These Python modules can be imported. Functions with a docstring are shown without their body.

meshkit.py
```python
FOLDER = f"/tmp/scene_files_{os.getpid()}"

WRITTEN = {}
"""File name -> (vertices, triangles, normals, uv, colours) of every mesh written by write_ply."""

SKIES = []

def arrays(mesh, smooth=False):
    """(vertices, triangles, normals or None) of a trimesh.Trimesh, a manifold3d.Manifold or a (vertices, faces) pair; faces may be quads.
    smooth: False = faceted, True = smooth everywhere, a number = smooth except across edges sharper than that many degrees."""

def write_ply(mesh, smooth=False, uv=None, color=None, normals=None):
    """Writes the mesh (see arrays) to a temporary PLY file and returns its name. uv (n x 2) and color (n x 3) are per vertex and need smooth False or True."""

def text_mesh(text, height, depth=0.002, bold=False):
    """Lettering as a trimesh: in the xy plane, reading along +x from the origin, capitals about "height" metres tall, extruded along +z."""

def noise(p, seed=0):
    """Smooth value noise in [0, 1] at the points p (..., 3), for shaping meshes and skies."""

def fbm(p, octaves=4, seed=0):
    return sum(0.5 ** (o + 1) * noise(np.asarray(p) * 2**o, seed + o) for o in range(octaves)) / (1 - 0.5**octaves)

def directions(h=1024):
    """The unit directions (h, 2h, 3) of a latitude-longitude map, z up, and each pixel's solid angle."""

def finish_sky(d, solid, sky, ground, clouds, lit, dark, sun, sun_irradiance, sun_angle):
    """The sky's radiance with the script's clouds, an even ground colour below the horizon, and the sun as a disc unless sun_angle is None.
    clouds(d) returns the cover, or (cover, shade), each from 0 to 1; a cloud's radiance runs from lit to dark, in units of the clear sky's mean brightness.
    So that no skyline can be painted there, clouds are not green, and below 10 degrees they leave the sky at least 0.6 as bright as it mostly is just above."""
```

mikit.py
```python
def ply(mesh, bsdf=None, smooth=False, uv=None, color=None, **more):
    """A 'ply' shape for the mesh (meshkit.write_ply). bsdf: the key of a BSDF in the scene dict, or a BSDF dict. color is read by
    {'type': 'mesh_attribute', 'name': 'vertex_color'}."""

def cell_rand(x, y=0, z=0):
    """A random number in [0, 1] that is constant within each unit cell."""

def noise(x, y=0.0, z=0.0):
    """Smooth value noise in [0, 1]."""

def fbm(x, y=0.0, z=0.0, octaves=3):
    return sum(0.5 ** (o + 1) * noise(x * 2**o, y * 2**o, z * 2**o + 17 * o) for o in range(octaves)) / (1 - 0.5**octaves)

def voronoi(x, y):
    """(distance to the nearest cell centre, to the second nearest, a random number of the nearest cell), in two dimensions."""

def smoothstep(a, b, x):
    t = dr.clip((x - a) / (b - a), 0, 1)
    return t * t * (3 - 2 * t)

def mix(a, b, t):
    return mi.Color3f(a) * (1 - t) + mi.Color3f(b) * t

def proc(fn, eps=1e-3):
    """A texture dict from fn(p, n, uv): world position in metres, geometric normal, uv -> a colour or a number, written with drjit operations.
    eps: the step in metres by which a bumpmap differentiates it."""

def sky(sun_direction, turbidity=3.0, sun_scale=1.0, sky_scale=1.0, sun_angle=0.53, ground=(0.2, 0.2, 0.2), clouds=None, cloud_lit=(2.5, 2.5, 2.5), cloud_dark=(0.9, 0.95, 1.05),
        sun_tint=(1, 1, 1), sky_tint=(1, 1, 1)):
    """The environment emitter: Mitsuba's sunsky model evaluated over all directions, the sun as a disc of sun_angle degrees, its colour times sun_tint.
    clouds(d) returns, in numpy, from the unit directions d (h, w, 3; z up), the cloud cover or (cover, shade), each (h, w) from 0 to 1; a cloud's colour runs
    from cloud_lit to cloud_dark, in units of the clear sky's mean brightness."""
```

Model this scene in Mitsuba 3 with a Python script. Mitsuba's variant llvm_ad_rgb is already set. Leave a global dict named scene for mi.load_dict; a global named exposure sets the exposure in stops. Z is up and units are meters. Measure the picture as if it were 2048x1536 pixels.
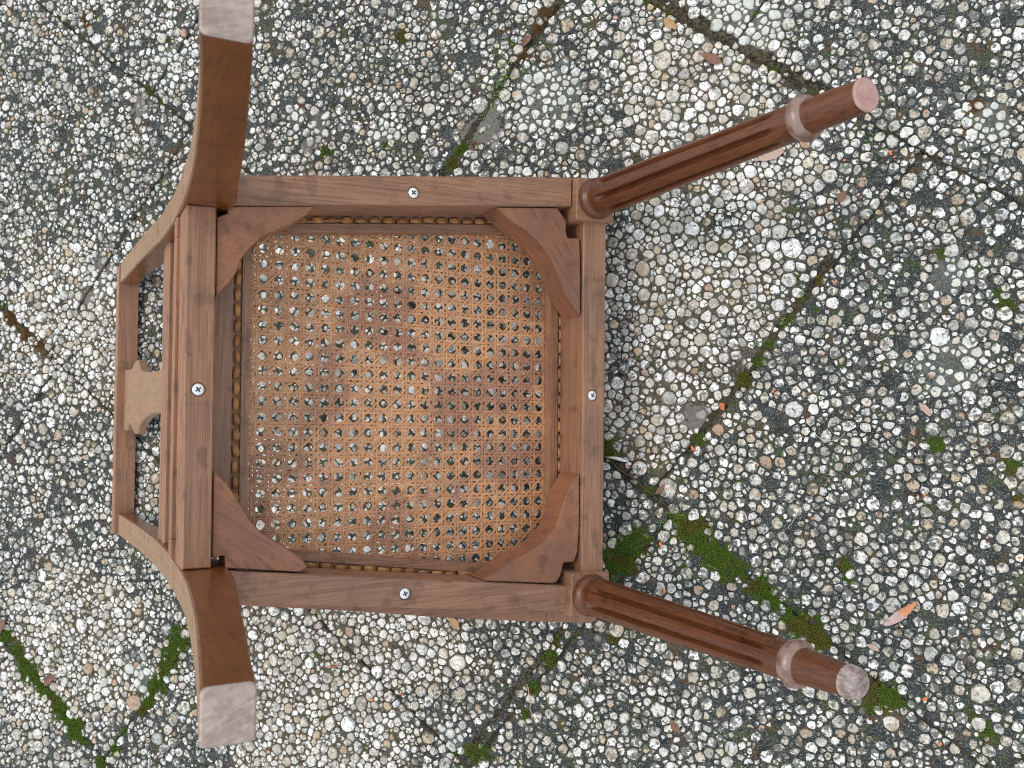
import math
import numpy as np
import drjit as dr
import mitsuba as mi
import trimesh
import manifold3d as m3
from scipy.interpolate import PchipInterpolator
from scipy.spatial import cKDTree
from mapbox_earcut import triangulate_float64
import meshkit
import mikit
from mikit import noise, fbm, smoothstep, mix, cell_rand, voronoi

scene, labels = {}, {}

# ------------------------------------------------------------------ camera, sky, exposure
CAM = np.array([1.0232, -0.0299, 1.0889])
VIEW = np.array([-0.3158, 0.0401, -0.9480])
UP = np.array([0.0092, 0.9992, 0.0392])
scene['camera'] = {'type': 'thinlens', 'fov': 2 * math.degrees(math.atan(1024 / 1780.85)), 'fov_axis': 'x',
                   'aperture_radius': 0.0011, 'focus_distance': 0.97, 'near_clip': 0.02, 'far_clip': 100.0,
                   'to_world': mi.ScalarTransform4f().look_at(origin=CAM.tolist(), target=(CAM + VIEW).tolist(), up=UP.tolist())}
scene['daylight'] = mikit.sky([-0.35, 0.12, 1.0], turbidity=3, sun_scale=0.22, sun_angle=26, clouds=lambda d: 1.0, cloud_lit=(2.33, 2.50, 2.70))
exposure = 2.05

GZ = -0.0042            # level of the mortar between the pebbles
SOIL = -0.0068

# ------------------------------------------------------------------ helpers
SCALE = 1.0


def add(key, mesh, bsdf, smooth=False, uv=None, **lab):
    base, k, n = key, key, 0
    while k in scene:
        n += 1
        k = f'{base}_{n:03d}'
    scene[k] = mikit.ply(mesh, bsdf, smooth=smooth, uv=uv)
    if lab:
        labels[k] = lab
    return k


# chair frame: X from the back of the seat to its front, Y sideways, Z towards the feet; the chair lies upside down on its back rail and seat front
P1 = np.array([-0.045, 0.0, -0.62])
P2 = np.array([0.487, 0.0, -0.077])
E1 = (P2 - P1) / np.linalg.norm(P2 - P1)
E2 = np.array([0.0, 1.0, 0.0])
E3 = np.cross(E1, E2)
MW = np.array([E1, E2, E3])


def W(v):
    return (np.asarray(v, float) - P1) @ MW.T


def chair(key, mesh, bsdf, smooth=28, uv=None, **lab):
    if hasattr(mesh, 'to_mesh'):
        m = mesh.to_mesh()
        mesh = (np.array(m.vert_properties[:, :3], float), np.array(m.tri_verts))
    v, f = (np.asarray(mesh.vertices), np.asarray(mesh.faces)) if isinstance(mesh, trimesh.Trimesh) else mesh
    f = np.asarray(f)
    if f.shape[1] == 4:
        f = np.vstack([f[:, [0, 1, 2]], f[:, [0, 2, 3]]])
    return add('dining_chair__' + key, (W(v), f), bsdf, smooth, uv, **lab)


def inset(poly, b):
    poly = np.asarray(poly, float)
    a = 0.5 * np.sum(poly[:, 0] * np.roll(poly[:, 1], -1) - np.roll(poly[:, 0], -1) * poly[:, 1])
    if a < 0:
        poly = poly[::-1]
    e = np.roll(poly, -1, 0) - poly
    e /= np.linalg.norm(e, axis=1, keepdims=True)
    n = np.stack([-e[:, 1], e[:, 0]], 1)
    m = n + np.roll(n, 1, 0)
    m /= np.maximum((m * m).sum(1, keepdims=True), 0.5) / 2
    return poly, poly + m * b


def loft(poly, d0, d1, bev, place):
    """A prism of the outline with bevelled rims; place(u, v, d) -> chair points."""
    full, small = inset(poly, bev)
    n = len(full)
    rings = [(small, d0), (full, d0 + bev), (full, d1 - bev), (small, d1)]
    v = np.vstack([place(r[:, 0], r[:, 1], np.full(n, d)) for r, d in rings])
    i = np.arange(n)
    j = (i + 1) % n
    f = [np.stack([i + k * n, j + k * n, j + (k + 1) * n], 1) for k in range(3)] + [np.stack([i + k * n, j + (k + 1) * n, i + (k + 1) * n], 1) for k in range(3)]
    cap = triangulate_float64(small, np.array([n], np.uint32)).reshape(-1, 3).astype(int)
    f += [cap[:, ::-1], cap + 3 * n]
    m = trimesh.Trimesh(v, np.vstack(f), process=False)
    if m.volume < 0:
        m.invert()
    return m


def xy(u, v, d):
    return np.stack([u, v, d], 1)


def xz(u, v, d):
    return np.stack([u, d, v], 1)


def prism(poly, z0, z1, bev=0.0012):
    """A convex bevelled prism as a manifold."""
    full, small = inset(poly, bev)
    pts = np.vstack([np.c_[small, np.full(len(small), z0)], np.c_[full, np.full(len(full), z0 + bev)], np.c_[full, np.full(len(full), z1 - bev)], np.c_[small, np.full(len(small), z1)]])
    return m3.Manifold.hull_points(pts)


def cyl(x, y, z0, z1, r0, r1=None, seg=32):
    return m3.Manifold.cylinder(z1 - z0, r0, r0 if r1 is None else r1, seg).translate((x, y, z0))


# ------------------------------------------------------------------ materials: oak, cane, metal
def local(p):
    return (p.x * float(E1[0]) + p.z * float(E3[0]) + float(P1[0]), p.y, p.x * float(E1[2]) + p.z * float(E3[2]) + float(P1[2]))


def oak(axis, dark, light, stain, seed, PORE):
    ax = np.array(axis, float) / np.linalg.norm(axis)
    b_ = np.cross(ax, [0, 0, 1.0]) if abs(ax[2]) < 0.9 else np.array([1.0, 0, 0])
    b_ /= np.linalg.norm(b_)
    c_ = np.cross(ax, b_)

    def fn(p, n, uv):
        X, Y, Z = local(p)
        a = X * float(ax[0]) + Y * float(ax[1]) + Z * float(ax[2]) + seed
        b = X * float(b_[0]) + Y * float(b_[1]) + Z * float(b_[2])
        c = X * float(c_[0]) + Y * float(c_[1]) + Z * float(c_[2])
        wob = noise(a * 9, b * 40, c * 40) * 1.6
        ring = fbm(a * 3.5, b * 130 + wob, c * 130, 2)
        fine = fbm(a * 16, b * 520 + wob, c * 520, 2)
        pore = smoothstep(0.56, 0.80, noise(a * 38 + 7, b * 1150 + wob, c * 1150 + 3))
        big = smoothstep(0.35, 0.75, fbm(X * 22 + 5, Y * 22, Z * 22, 3))
        line = noise(a * 9, b * 1500 + wob, c * 1500 + 11)
        col = mix(dark, light, dr.clip(0.08 + 0.40 * ring + 0.35 * fine + 0.25 * line, 0, 1))
        col = mix(col, mi.Color3f(*stain) * (0.6 + 0.6 * fine), 0.55 * big)
        spot = smoothstep(0.60, 0.78, fbm(X * 60 + 1, Y * 60, Z * 60 + 9, 4))
        return col * (1 - PORE[0] * pore) * (1 - 0.30 * spot)
    return fn


def oak_bump(axis, seed):
    ax = np.array(axis, float) / np.linalg.norm(axis)
    b_ = np.cross(ax, [0, 0, 1.0]) if abs(ax[2]) < 0.9 else np.array([1.0, 0, 0])
    b_ /= np.linalg.norm(b_)
    c_ = np.cross(ax, b_)

    def fn(p, n, uv):
        X, Y, Z = local(p)
        a = X * float(ax[0]) + Y * float(ax[1]) + Z * float(ax[2]) + seed
        b = X * float(b_[0]) + Y * float(b_[1]) + Z * float(b_[2])
        c = X * float(c_[0]) + Y * float(c_[1]) + Z * float(c_[2])
        return noise(a * 40, b * 700, c * 700)
    return fn


RAW = dict(dark=(0.135, 0.062, 0.035), light=(0.400, 0.210, 0.120), stain=(0.225, 0.122, 0.086), PORE=(0.26,))
VARN = dict(dark=(0.090, 0.028, 0.008), light=(0.210, 0.070, 0.018), stain=(0.125, 0.038, 0.011), PORE=(0.22,))
TURN = dict(dark=(0.052, 0.017, 0.007), light=(0.180, 0.060, 0.021), stain=(0.105, 0.033, 0.012), PORE=(0.45,))
BRACE = dict(dark=(0.125, 0.050, 0.027), light=(0.365, 0.155, 0.076), stain=(0.175, 0.085, 0.062), PORE=(0.30,))


def wood_bsdf(key, axis, tone, seed, rough, spec=0.5, coat=0.0):
    scene[key] = {'type': 'principled', 'base_color': mikit.proc(oak(axis, seed=seed, **tone)), 'roughness': rough, 'specular': spec, 'clearcoat': coat, 'clearcoat_gloss': 0.75}


wood_bsdf('oak_along', (1, 0.02, 0), RAW, 0.0, 0.5)
wood_bsdf('oak_across', (0.01, 1, 0), RAW, 3.7, 0.5)
wood_bsdf('oak_upright', (0, 0, 1), RAW, 5.1, 0.5)
wood_bsdf('oak_varnished', (0.04, 0, 1), VARN, 8.3, 0.27, 0.55, 0.25)
wood_bsdf('oak_turned', (0.04, 0, 1), TURN, 9.1, 0.36, 0.5, 0.4)
wood_bsdf('oak_varnished_across', (0, 1, 0), RAW, 1.3, 0.45)
wood_bsdf('oak_back', (0.04, 0, 1), dict(dark=(0.205, 0.120, 0.068), light=(0.350, 0.218, 0.132), stain=(0.280, 0.172, 0.108), PORE=(0.12,)), 11.3, 0.42)
wood_bsdf('oak_slant', (0.55, -0.83, 0.03), BRACE, 2.2, 0.5)
wood_bsdf('oak_slant_other', (0.8, -0.6, 0.05), BRACE, 4.4, 0.5)
wood_bsdf('oak_end', (0.1, 0.15, 1), {**BRACE, 'PORE': (0.18,)}, 6.6, 0.5)


def foot_col(p, n, uv):
    X, Y, Z = local(p)
    a = fbm(X * 90, Y * 90, Z * 30, 3)
    b = fbm(X * 420, Y * 420, Z * 60 + 4, 2)
    sc = noise((X + Y * 0.4) * 110, (Y - X * 0.4) * 900, 2.0)
    c = mix((0.285, 0.215, 0.185), (0.500, 0.415, 0.372), smoothstep(0.2, 0.8, 0.45 * a + 0.3 * b + 0.25 * sc))
    return mix(c, (0.27, 0.19, 0.17), 0.45 * smoothstep(0.55, 0.75, fbm(X * 130 + 3, Y * 130, Z * 60, 4)))


def scuff_col(p, n, uv):
    X, Y, Z = local(p)
    a = fbm(X * 130, Y * 130, Z * 130, 3)
    b = noise(X * 700, Y * 700, Z * 140)
    return mix((0.20, 0.145, 0.128), (0.46, 0.41, 0.39), smoothstep(0.25, 0.78, 0.6 * a + 0.4 * b))


def pink_col(p, n, uv):
    X, Y, Z = local(p)
    b = fbm(X * 500, Y * 500, Z * 60 + 4, 2)
    a = fbm(X * 120, Y * 120, Z * 60 + 4, 2)
    return mix((0.36, 0.20, 0.175), (0.56, 0.37, 0.33), 0.5 * b + 0.5 * a)


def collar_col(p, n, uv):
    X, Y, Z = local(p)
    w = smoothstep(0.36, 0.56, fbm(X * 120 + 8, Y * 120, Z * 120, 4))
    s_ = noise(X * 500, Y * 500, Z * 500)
    return mix((0.160, 0.082, 0.056), mix((0.215, 0.138, 0.112), (0.275, 0.195, 0.168), s_), w)  # pale tone: worn polish plus the sky reflection, painted into the colour


scene['worn_sheen_collar'] = {'type': 'principled', 'base_color': mikit.proc(collar_col), 'roughness': 0.32, 'specular': 0.7}
scene['worn_end_grain'] = {'type': 'principled', 'base_color': mikit.proc(foot_col), 'roughness': 0.7, 'specular': 0.3}
scene['scuffed_end'] = {'type': 'principled', 'base_color': mikit.proc(scuff_col), 'roughness': 0.7, 'specular': 0.3}
scene['sawn_end_grain'] = {'type': 'principled', 'base_color': mikit.proc(pink_col), 'roughness': 0.75, 'specular': 0.3}


def cane_col(p, n, uv):
    X, Y, Z = local(p)
    r = cell_rand(dr.floor(uv.x), 3, 5)
    fibre = noise(uv.x * 9 + 3, uv.y * 40, 2.0)
    c = mix((0.420, 0.195, 0.088), (0.670, 0.360, 0.180), dr.clip(0.35 * r + 0.65 * fibre, 0, 1))
    st = smoothstep(0.50, 0.66, fbm(X * 13 + 2, Y * 13 + 7, 1.0, 4))
    c = mix(c, (0.250, 0.112, 0.082), 0.6 * st)
    return c * (0.90 + 0.20 * fbm(X * 120, Y * 120, 3.0, 2))


scene['cane'] = {'type': 'twosided', 'bsdf': {'type': 'principled', 'base_color': mikit.proc(cane_col), 'roughness': 0.42, 'specular': 0.45}}


def loop_col(p, n, uv):
    r = cell_rand(dr.floor(uv.x), 3, 5)
    fibre = noise(uv.x * 60, uv.y * 9, 2.0)
    c = mix((0.150, 0.058, 0.018), (0.520, 0.240, 0.080), dr.clip(0.55 * r + 0.6 * fibre - 0.08, 0, 1))
    return c


scene['cane_binding'] = {'type': 'principled', 'base_color': mikit.proc(loop_col), 'roughness': 0.4, 'specular': 0.5}
scene['zinc'] = {'type': 'principled', 'base_color': {'type': 'rgb', 'value': [0.86, 0.88, 0.88]}, 'roughness': 0.42, 'metallic': 0.6, 'specular': 0.5}
scene['screw_slot_shade'] = {'type': 'principled', 'base_color': {'type': 'rgb', 'value': [0.10, 0.10, 0.10]}, 'roughness': 0.6, 'metallic': 0.6}

# ------------------------------------------------------------------ paving layout (world metres)
ANG = math.radians(38.0)
DM = np.array([math.cos(ANG), -math.sin(ANG)])      # along the rows of slabs
DL = np.array([math.sin(ANG), math.cos(ANG)])       # across them
ROWS = [-2.49, -2.07, -1.65, -1.25, -0.83, -0.416, -0.008, 0.415, 0.884, 1.310, 1.72, 2.14, 2.56]
LEAN = [0, 0, 0, 0, 0, 0, 0, 0.004, 0.055, 0.050, 0.04, 0.04, 0.04]      # the rows are not laid quite parallel
PITCH = [0.449] * 7 + [0.479] + [0.449] * 4
OFFS = [0.1, 0.33, 0.12, 0.35, 0.11, 0.347, 0.770, 0.256, 0.03, 0.26, 0.03, 0.25]
GAP = 0.0008
BOX = (-0.48, 1.50, -0.80, 0.88)                    # here each pebble is built


def to_ml(x, y):
    return x * DM[0] + y * DM[1], x * DL[0] + y * DL[1]


PALE = [(0.7095, 0.3892, 0.0407), (0.6961, 0.3644, 0.0271), (0.0997, -0.4215, 0.0283), (0.0584, -0.3998, 0.0135), (1.1734, 0.1359, 0.0275), (1.1719, 0.0326, 0.0371), (0.954, 0.4532, 0.047), (0.3318, 0.3995, 0.0153), (0.3724, 0.3845, 0.015), (0.4703, 0.364, 0.0202), (-0.0086, 0.1824, 0.0255), (1.216, 0.3036, 0.026), (0.1049, 0.5037, 0.0342), (0.5759, -0.4463, 0.0211)]
GREY = [(0.6203, 0.3624, 0.0262), (0.6027, 0.3528, 0.0207), (0.3568, 0.3575, 0.0115), (-0.0045, 0.2093, 0.0153), (-0.032, 0.1602, 0.012), (0.0602, 0.4435, 0.0155), (0.8922, -0.0234, 0.0180)]
LIGHT = [(0.8687, 0.1048, 0.106), (0.8378, -0.005, 0.093), (0.9285, 0.1389, 0.075), (0.8568, 0.1916, 0.076), (0.4285, -0.3228, 0.108), (0.3681, -0.4296, 0.150), (0.5395, -0.3206, 0.083), (0.9002, 0.3923, 0.106), (0.9586, 0.2759, 0.076), (0.2246, -0.1467, 0.152), (0.4246, -0.0035, 0.21), (0.5729, -0.0041, 0.166), (-0.0847, 0.1232, 0.13), (-0.05, -0.3832, 0.141)]
MOSS = [(0.8002, -0.1959, 0.0215), (0.822, -0.1796, 0.0226), (0.8096, -0.2076, 0.0152), (0.8827, -0.1588, 0.0224), (0.8974, -0.1719, 0.0211), (0.9161, -0.1912, 0.0199), (0.9334, -0.2038, 0.0211), (0.9477, -0.213, 0.0112), (0.9664, -0.2282, 0.0187), (0.9748, -0.2392, 0.01), (1.0063, -0.2629, 0.0188), (1.0227, -0.2714, 0.0176), (1.0334, -0.2864, 0.0113), (1.0902, -0.3373, 0.0242), (1.1108, -0.3391, 0.014), (0.7927, -0.2135, 0.0152), (0.7859, -0.0596, 0.0125), (0.7872, -0.0719, 0.0113), (-0.1773, -0.3745, 0.0168), (-0.1563, -0.3921, 0.0139), (-0.1323, -0.4208, 0.022), (-0.0987, -0.4482, 0.0182), (-0.0666, -0.4752, 0.0216), (-0.0369, -0.502, 0.0215), (-0.0213, -0.5166, 0.0089), (0.1494, -0.3506, 0.0209), (0.1394, -0.3745, 0.0211), (0.1258, -0.3973, 0.0164), (0.1131, -0.4238, 0.0182), (0.1002, -0.4432, 0.0092), (0.0872, -0.4627, 0.0076), (0.0516, -0.4935, 0.0077), (0.0386, -0.5228, 0.0113), (0.0115, -0.5482, 0.0124), (0.9684, 0.0406, 0.0086), (0.9816, 0.0593, 0.008), (0.951, 0.0195, 0.0104), (1.0027, 0.0882, 0.0062), (1.0152, 0.1125, 0.0056), (1.0364, 0.1338, 0.0062), (0.898, -0.0534, 0.0086), (0.5886, 0.3286, 0.011), (0.5744, 0.3111, 0.011), (0.6411, 0.3969, 0.0062), (0.7193, -0.3079, 0.0092), (0.7109, -0.3316, 0.0112), (0.6899, -0.3697, 0.012), (0.6794, -0.4032, 0.0088), (0.619, -0.4603, 0.0153), (0.6004, -0.4562, 0.0084), (1.2227, 0.1141, 0.0080), (1.2292, 0.0963, 0.0090), (1.2302, -0.077, 0.0110), (1.1565, -0.0563, 0.0099), (1.0601, -0.194, 0.0090), (1.0653, -0.2106, 0.0075), (1.2382, -0.1146, 0.0070), (1.2028, -0.3634, 0.0110), (1.1898, -0.3542, 0.0085), (1.2108, -0.3731, 0.0070), (1.0103, -0.3054, 0.0088), (0.3826, -0.3536, 0.0073), (0.4138, -0.3745, 0.0065), (1.1636, 0.1589, 0.0088), (0.9895, -0.1457, 0.0049), (0.8063, -0.2808, 0.0077), (0.7939, -0.297, 0.009), (0.4035, 0.4416, 0.0068), (0.4993, 0.4964, 0.0089), (0.4743, 0.3463, 0.0072), (0.3809, 0.348, 0.0104), (0.9413, -0.1476, 0.0062), (0.8375, -0.1151, 0.0062)]
for path, r_ in (([(-0.185, -0.366), (-0.156, -0.392), (-0.132, -0.421), (-0.099, -0.448), (-0.067, -0.475), (-0.037, -0.502), (-0.021, -0.517)], 0.0105), ([(0.149, -0.350), (0.139, -0.374), (0.126, -0.397), (0.113, -0.424), (0.100, -0.443), (0.087, -0.463)], 0.0088), ([(0.868, -0.150), (0.897, -0.172), (0.933, -0.203), (0.966, -0.228), (0.990, -0.250), (1.023, -0.272), (1.040, -0.290)], 0.0085)):
    for (xa, ya), (xb_, yb_) in zip(path[:-1], path[1:]):
        MOSS += [(xa + (xb_ - xa) * t, ya + (yb_ - ya) * t, r_) for t in (0.25, 0.5, 0.75)]
RUST = [(0.7039, 0.4964, 0.0141), (0.6924, 0.4801, 0.0098), (0.5477, 0.4884, 0.0102), (0.6442, 0.4868, 0.0085), (1.2013, 0.3221, 0.0117), (1.1909, 0.2978, 0.0103), (0.6721, 0.4431, 0.0083), (0.6063, 0.3337, 0.0069), (-0.1861, 0.1265, 0.0184), (-0.1544, 0.1016, 0.0163), (-0.1285, 0.0851, 0.0143), (-0.0475, 0.6023, 0.0149), (-0.0491, 0.5906, 0.0111), (0.3397, 0.4131, 0.0069), (0.3786, 0.5199, 0.0062), (0.6823, 0.4484, 0.0111), (0.7061, 0.4355, 0.011)]


def blobs(p, spots, soft=0.5, freq=70.0, seed=0.0):
    """Patches of matter: 1 inside ragged spots, 0 outside."""
    m = mi.Float(-9)
    for x, y, r in spots:
        m = dr.maximum(m, 1 - dr.sqrt(dr.square(p.x - x) + dr.square(p.y - y)) / r)
    return smoothstep(-0.05, 0.15, m + (fbm(p.x * freq + seed, p.y * freq, 1.5, 3) - 0.5) * 2 * soft)


def np_blobs(x, y, spots):
    m = np.full(np.shape(x), -9.0)
    for a, b, r in spots:
        m = np.maximum(m, 1 - np.hypot(x - a, y - b) / r)
    return m


def dirt_band(p):
    m = mi.Float(-9)
    for a, b, w in DIRT:
        dx, dy = b[0] - a[0], b[1] - a[1]
        t = dr.clip(((p.x - a[0]) * dx + (p.y - a[1]) * dy) / (dx * dx + dy * dy), 0, 1)
        m = dr.maximum(m, 1 - dr.sqrt(dr.square(p.x - a[0] - t * dx) + dr.square(p.y - a[1] - t * dy)) / w)
    return smoothstep(0.0, 0.35, m + 1.3 * (fbm(p.x * 80, p.y * 80, 3.0, 3) - 0.5))


def pebble_col(p, n, uv):
    i, j = dr.floor(uv.x), dr.floor(uv.y)
    r1, r2, r3, r4 = (cell_rand(i, j, k) for k in (1, 2, 3, 4))
    c = mi.Color3f(0.82, 0.825, 0.81)
    c = dr.select(r1 > 0.38, mi.Color3f(0.75, 0.74, 0.685), c)
    c = dr.select(r1 > 0.62, mi.Color3f(0.64, 0.605, 0.515), c)
    c = dr.select(r1 > 0.76, mi.Color3f(0.50, 0.515, 0.495), c)
    c = dr.select(r1 > 0.86, mi.Color3f(0.70, 0.715, 0.715), c)
    c = dr.select(r1 > 0.952, mi.Color3f(0.52, 0.41, 0.285), c)
    c = dr.select(r1 > 0.986, mi.Color3f(0.46, 0.30, 0.20), c)
    c = c * (0.78 + 0.36 * r2)
    q = r3 * 31
    mott = fbm(p.x * 170 + q, p.y * 170, p.z * 170, 3)
    c = mix(c, mi.Color3f(0.31, 0.295, 0.25) * (0.8 + 0.6 * r4), (0.25 + 0.65 * r3) * smoothstep(0.44, 0.62, mott))
    c = c * (0.82 + 0.38 * fbm(p.x * 420, p.y * 420 + q, p.z * 420, 2))
    vein = smoothstep(0.06, 0.0, dr.abs(noise(p.x * 230 + q, p.y * 230, p.z * 230 + 4) - 0.5))
    c = c * (1 - 0.45 * vein * dr.select(r4 > 0.5, 1.0, 0.25))
    grit = smoothstep(0.57, 0.70, fbm(p.x * 640 + q, p.y * 640, p.z * 640, 2) + 0.25 * (fbm(p.x * 150 + q, p.y * 150, 9.0, 2) - 0.5))
    c = mix(c, (0.12, 0.105, 0.085), grit * (0.15 + 0.65 * r3))
    rustm = smoothstep(0.62, 0.74, fbm(p.x * 150 + q, p.y * 150, 6.0, 2))
    c = mix(c, (0.40, 0.25, 0.12), 0.45 * rustm * dr.select(r4 < 0.45, 1.0, 0.1))
    light = blobs(p, LIGHT, 0.9, 16.0)
    crust = smoothstep(0.51, 0.65, fbm(p.x * 300 + 3, p.y * 300, p.z * 300, 4) - 0.12 * light + 0.015 + 0.14 * (r2 - 0.5) + 0.35 * (fbm(p.x * 45, p.y * 45, 2.0, 3) - 0.47))
    c = mix(c, mix((0.048, 0.058, 0.060), (0.10, 0.112, 0.095), mott), 0.9 * crust)
    pale = blobs(p, PALE, 1.2, 110.0)
    c = mix(c, mix((0.50, 0.54, 0.50), (0.74, 0.76, 0.74), mott), 0.6 * pale)
    c = mix(c, mi.Color3f(0.10, 0.085, 0.06), 0.6 * dirt_band(p) * smoothstep(0.4, 0.6, mott))
    g = blobs(p, GREY, 1.4, 120.0, 4.0)
    return mix(c, mix((0.19, 0.178, 0.170), (0.33, 0.315, 0.300), mott), 0.8 * g)


def mortar_col(p, n, uv):
    light = blobs(p, LIGHT, 0.9, 16.0)
    f1 = fbm(p.x * 300, p.y * 300, 3.0, 3)
    f2 = fbm(p.x * 60 + 4, p.y * 60, 2.0, 3)
    c = mix((0.020, 0.026, 0.029), (0.058, 0.066, 0.066), f2)
    c = mix(c, mix((0.040, 0.038, 0.030), (0.105, 0.097, 0.074), f2), light)
    c = c * (0.55 + 0.9 * f1)
    sand = smoothstep(0.80, 0.90, cell_rand(dr.floor(p.x * 900), dr.floor(p.y * 900), 5))
    c = mix(c, (0.40, 0.38, 0.33), 0.35 * sand)
    green = smoothstep(0.56, 0.68, fbm(p.x * 55 + 11, p.y * 55 + 2, 1.0, 4))
    c = mix(c, mix((0.040, 0.055, 0.012), (0.075, 0.105, 0.020), f1), 0.5 * green * smoothstep(0.35, 0.6, f1))
    brown = smoothstep(0.62, 0.74, fbm(p.x * 44 + 31, p.y * 44 + 12, 1.0, 4))
    c = mix(c, mix((0.060, 0.034, 0.014), (0.15, 0.075, 0.025), f1), 0.55 * brown * smoothstep(0.35, 0.6, f1))
    pale = blobs(p, PALE, 1.2, 110.0)
    c = mix(c, mix((0.20, 0.22, 0.20), (0.46, 0.49, 0.46), f1), 0.18 * pale)
    c = mix(c, mix((0.13, 0.122, 0.117), (0.25, 0.237, 0.228), f1), 0.75 * blobs(p, GREY, 1.4, 120.0, 4.0))
    c = mix(c, mix((0.012, 0.010, 0.006), (0.090, 0.075, 0.045), smoothstep(0.3, 0.75, fbm(p.x * 420, p.y * 420, 1.0, 2))), 0.85 * dirt_band(p))
    return mix(c, mix((0.05, 0.028, 0.010), (0.15, 0.075, 0.024), f1), 0.7 * blobs(p, RUST, 0.6, 90.0, 2.0))


def far_col(p, n, uv):
    d1, d2, r = voronoi(p.x * 62, p.y * 62)
    stone = mix((0.45, 0.40, 0.31), (0.72, 0.70, 0.66), r) * (0.7 + 0.5 * fbm(p.x * 260, p.y * 260, 1.0, 2))
    return mix((0.045, 0.048, 0.046), stone, smoothstep(0.12, 0.26, d2 - d1))


def soil_col(p, n, uv):
    f = fbm(p.x * 240, p.y * 240, 2.0, 3)
    return mix((0.012, 0.010, 0.008), (0.060, 0.048, 0.034), f)


def joint_col(p, n, uv):
    f = fbm(p.x * 330, p.y * 330, 2.0, 3)
    c = mix((0.018, 0.016, 0.012), (0.085, 0.072, 0.050), f)
    return mix(c, mix((0.03, 0.040, 0.012), (0.06, 0.080, 0.02), f), 0.6 * smoothstep(0.52, 0.66, fbm(p.x * 70, p.y * 70, 5.0, 3)))


scene['joint_earth'] = {'type': 'principled', 'base_color': mikit.proc(joint_col), 'roughness': 0.9, 'specular': 0.2}
scene['pebble_stone'] = {'type': 'principled', 'base_color': mikit.proc(pebble_col), 'roughness': 0.5, 'specular': 0.45}
scene['mortar'] = {'type': 'principled', 'base_color': mikit.proc(mortar_col), 'roughness': 0.85, 'specular': 0.2}
scene['far_paving'] = {'type': 'principled', 'base_color': mikit.proc(far_col), 'roughness': 0.75, 'specular': 0.3}
scene['soil'] = {'type': 'principled', 'base_color': mikit.proc(soil_col), 'roughness': 0.9, 'specular': 0.2}

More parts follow.
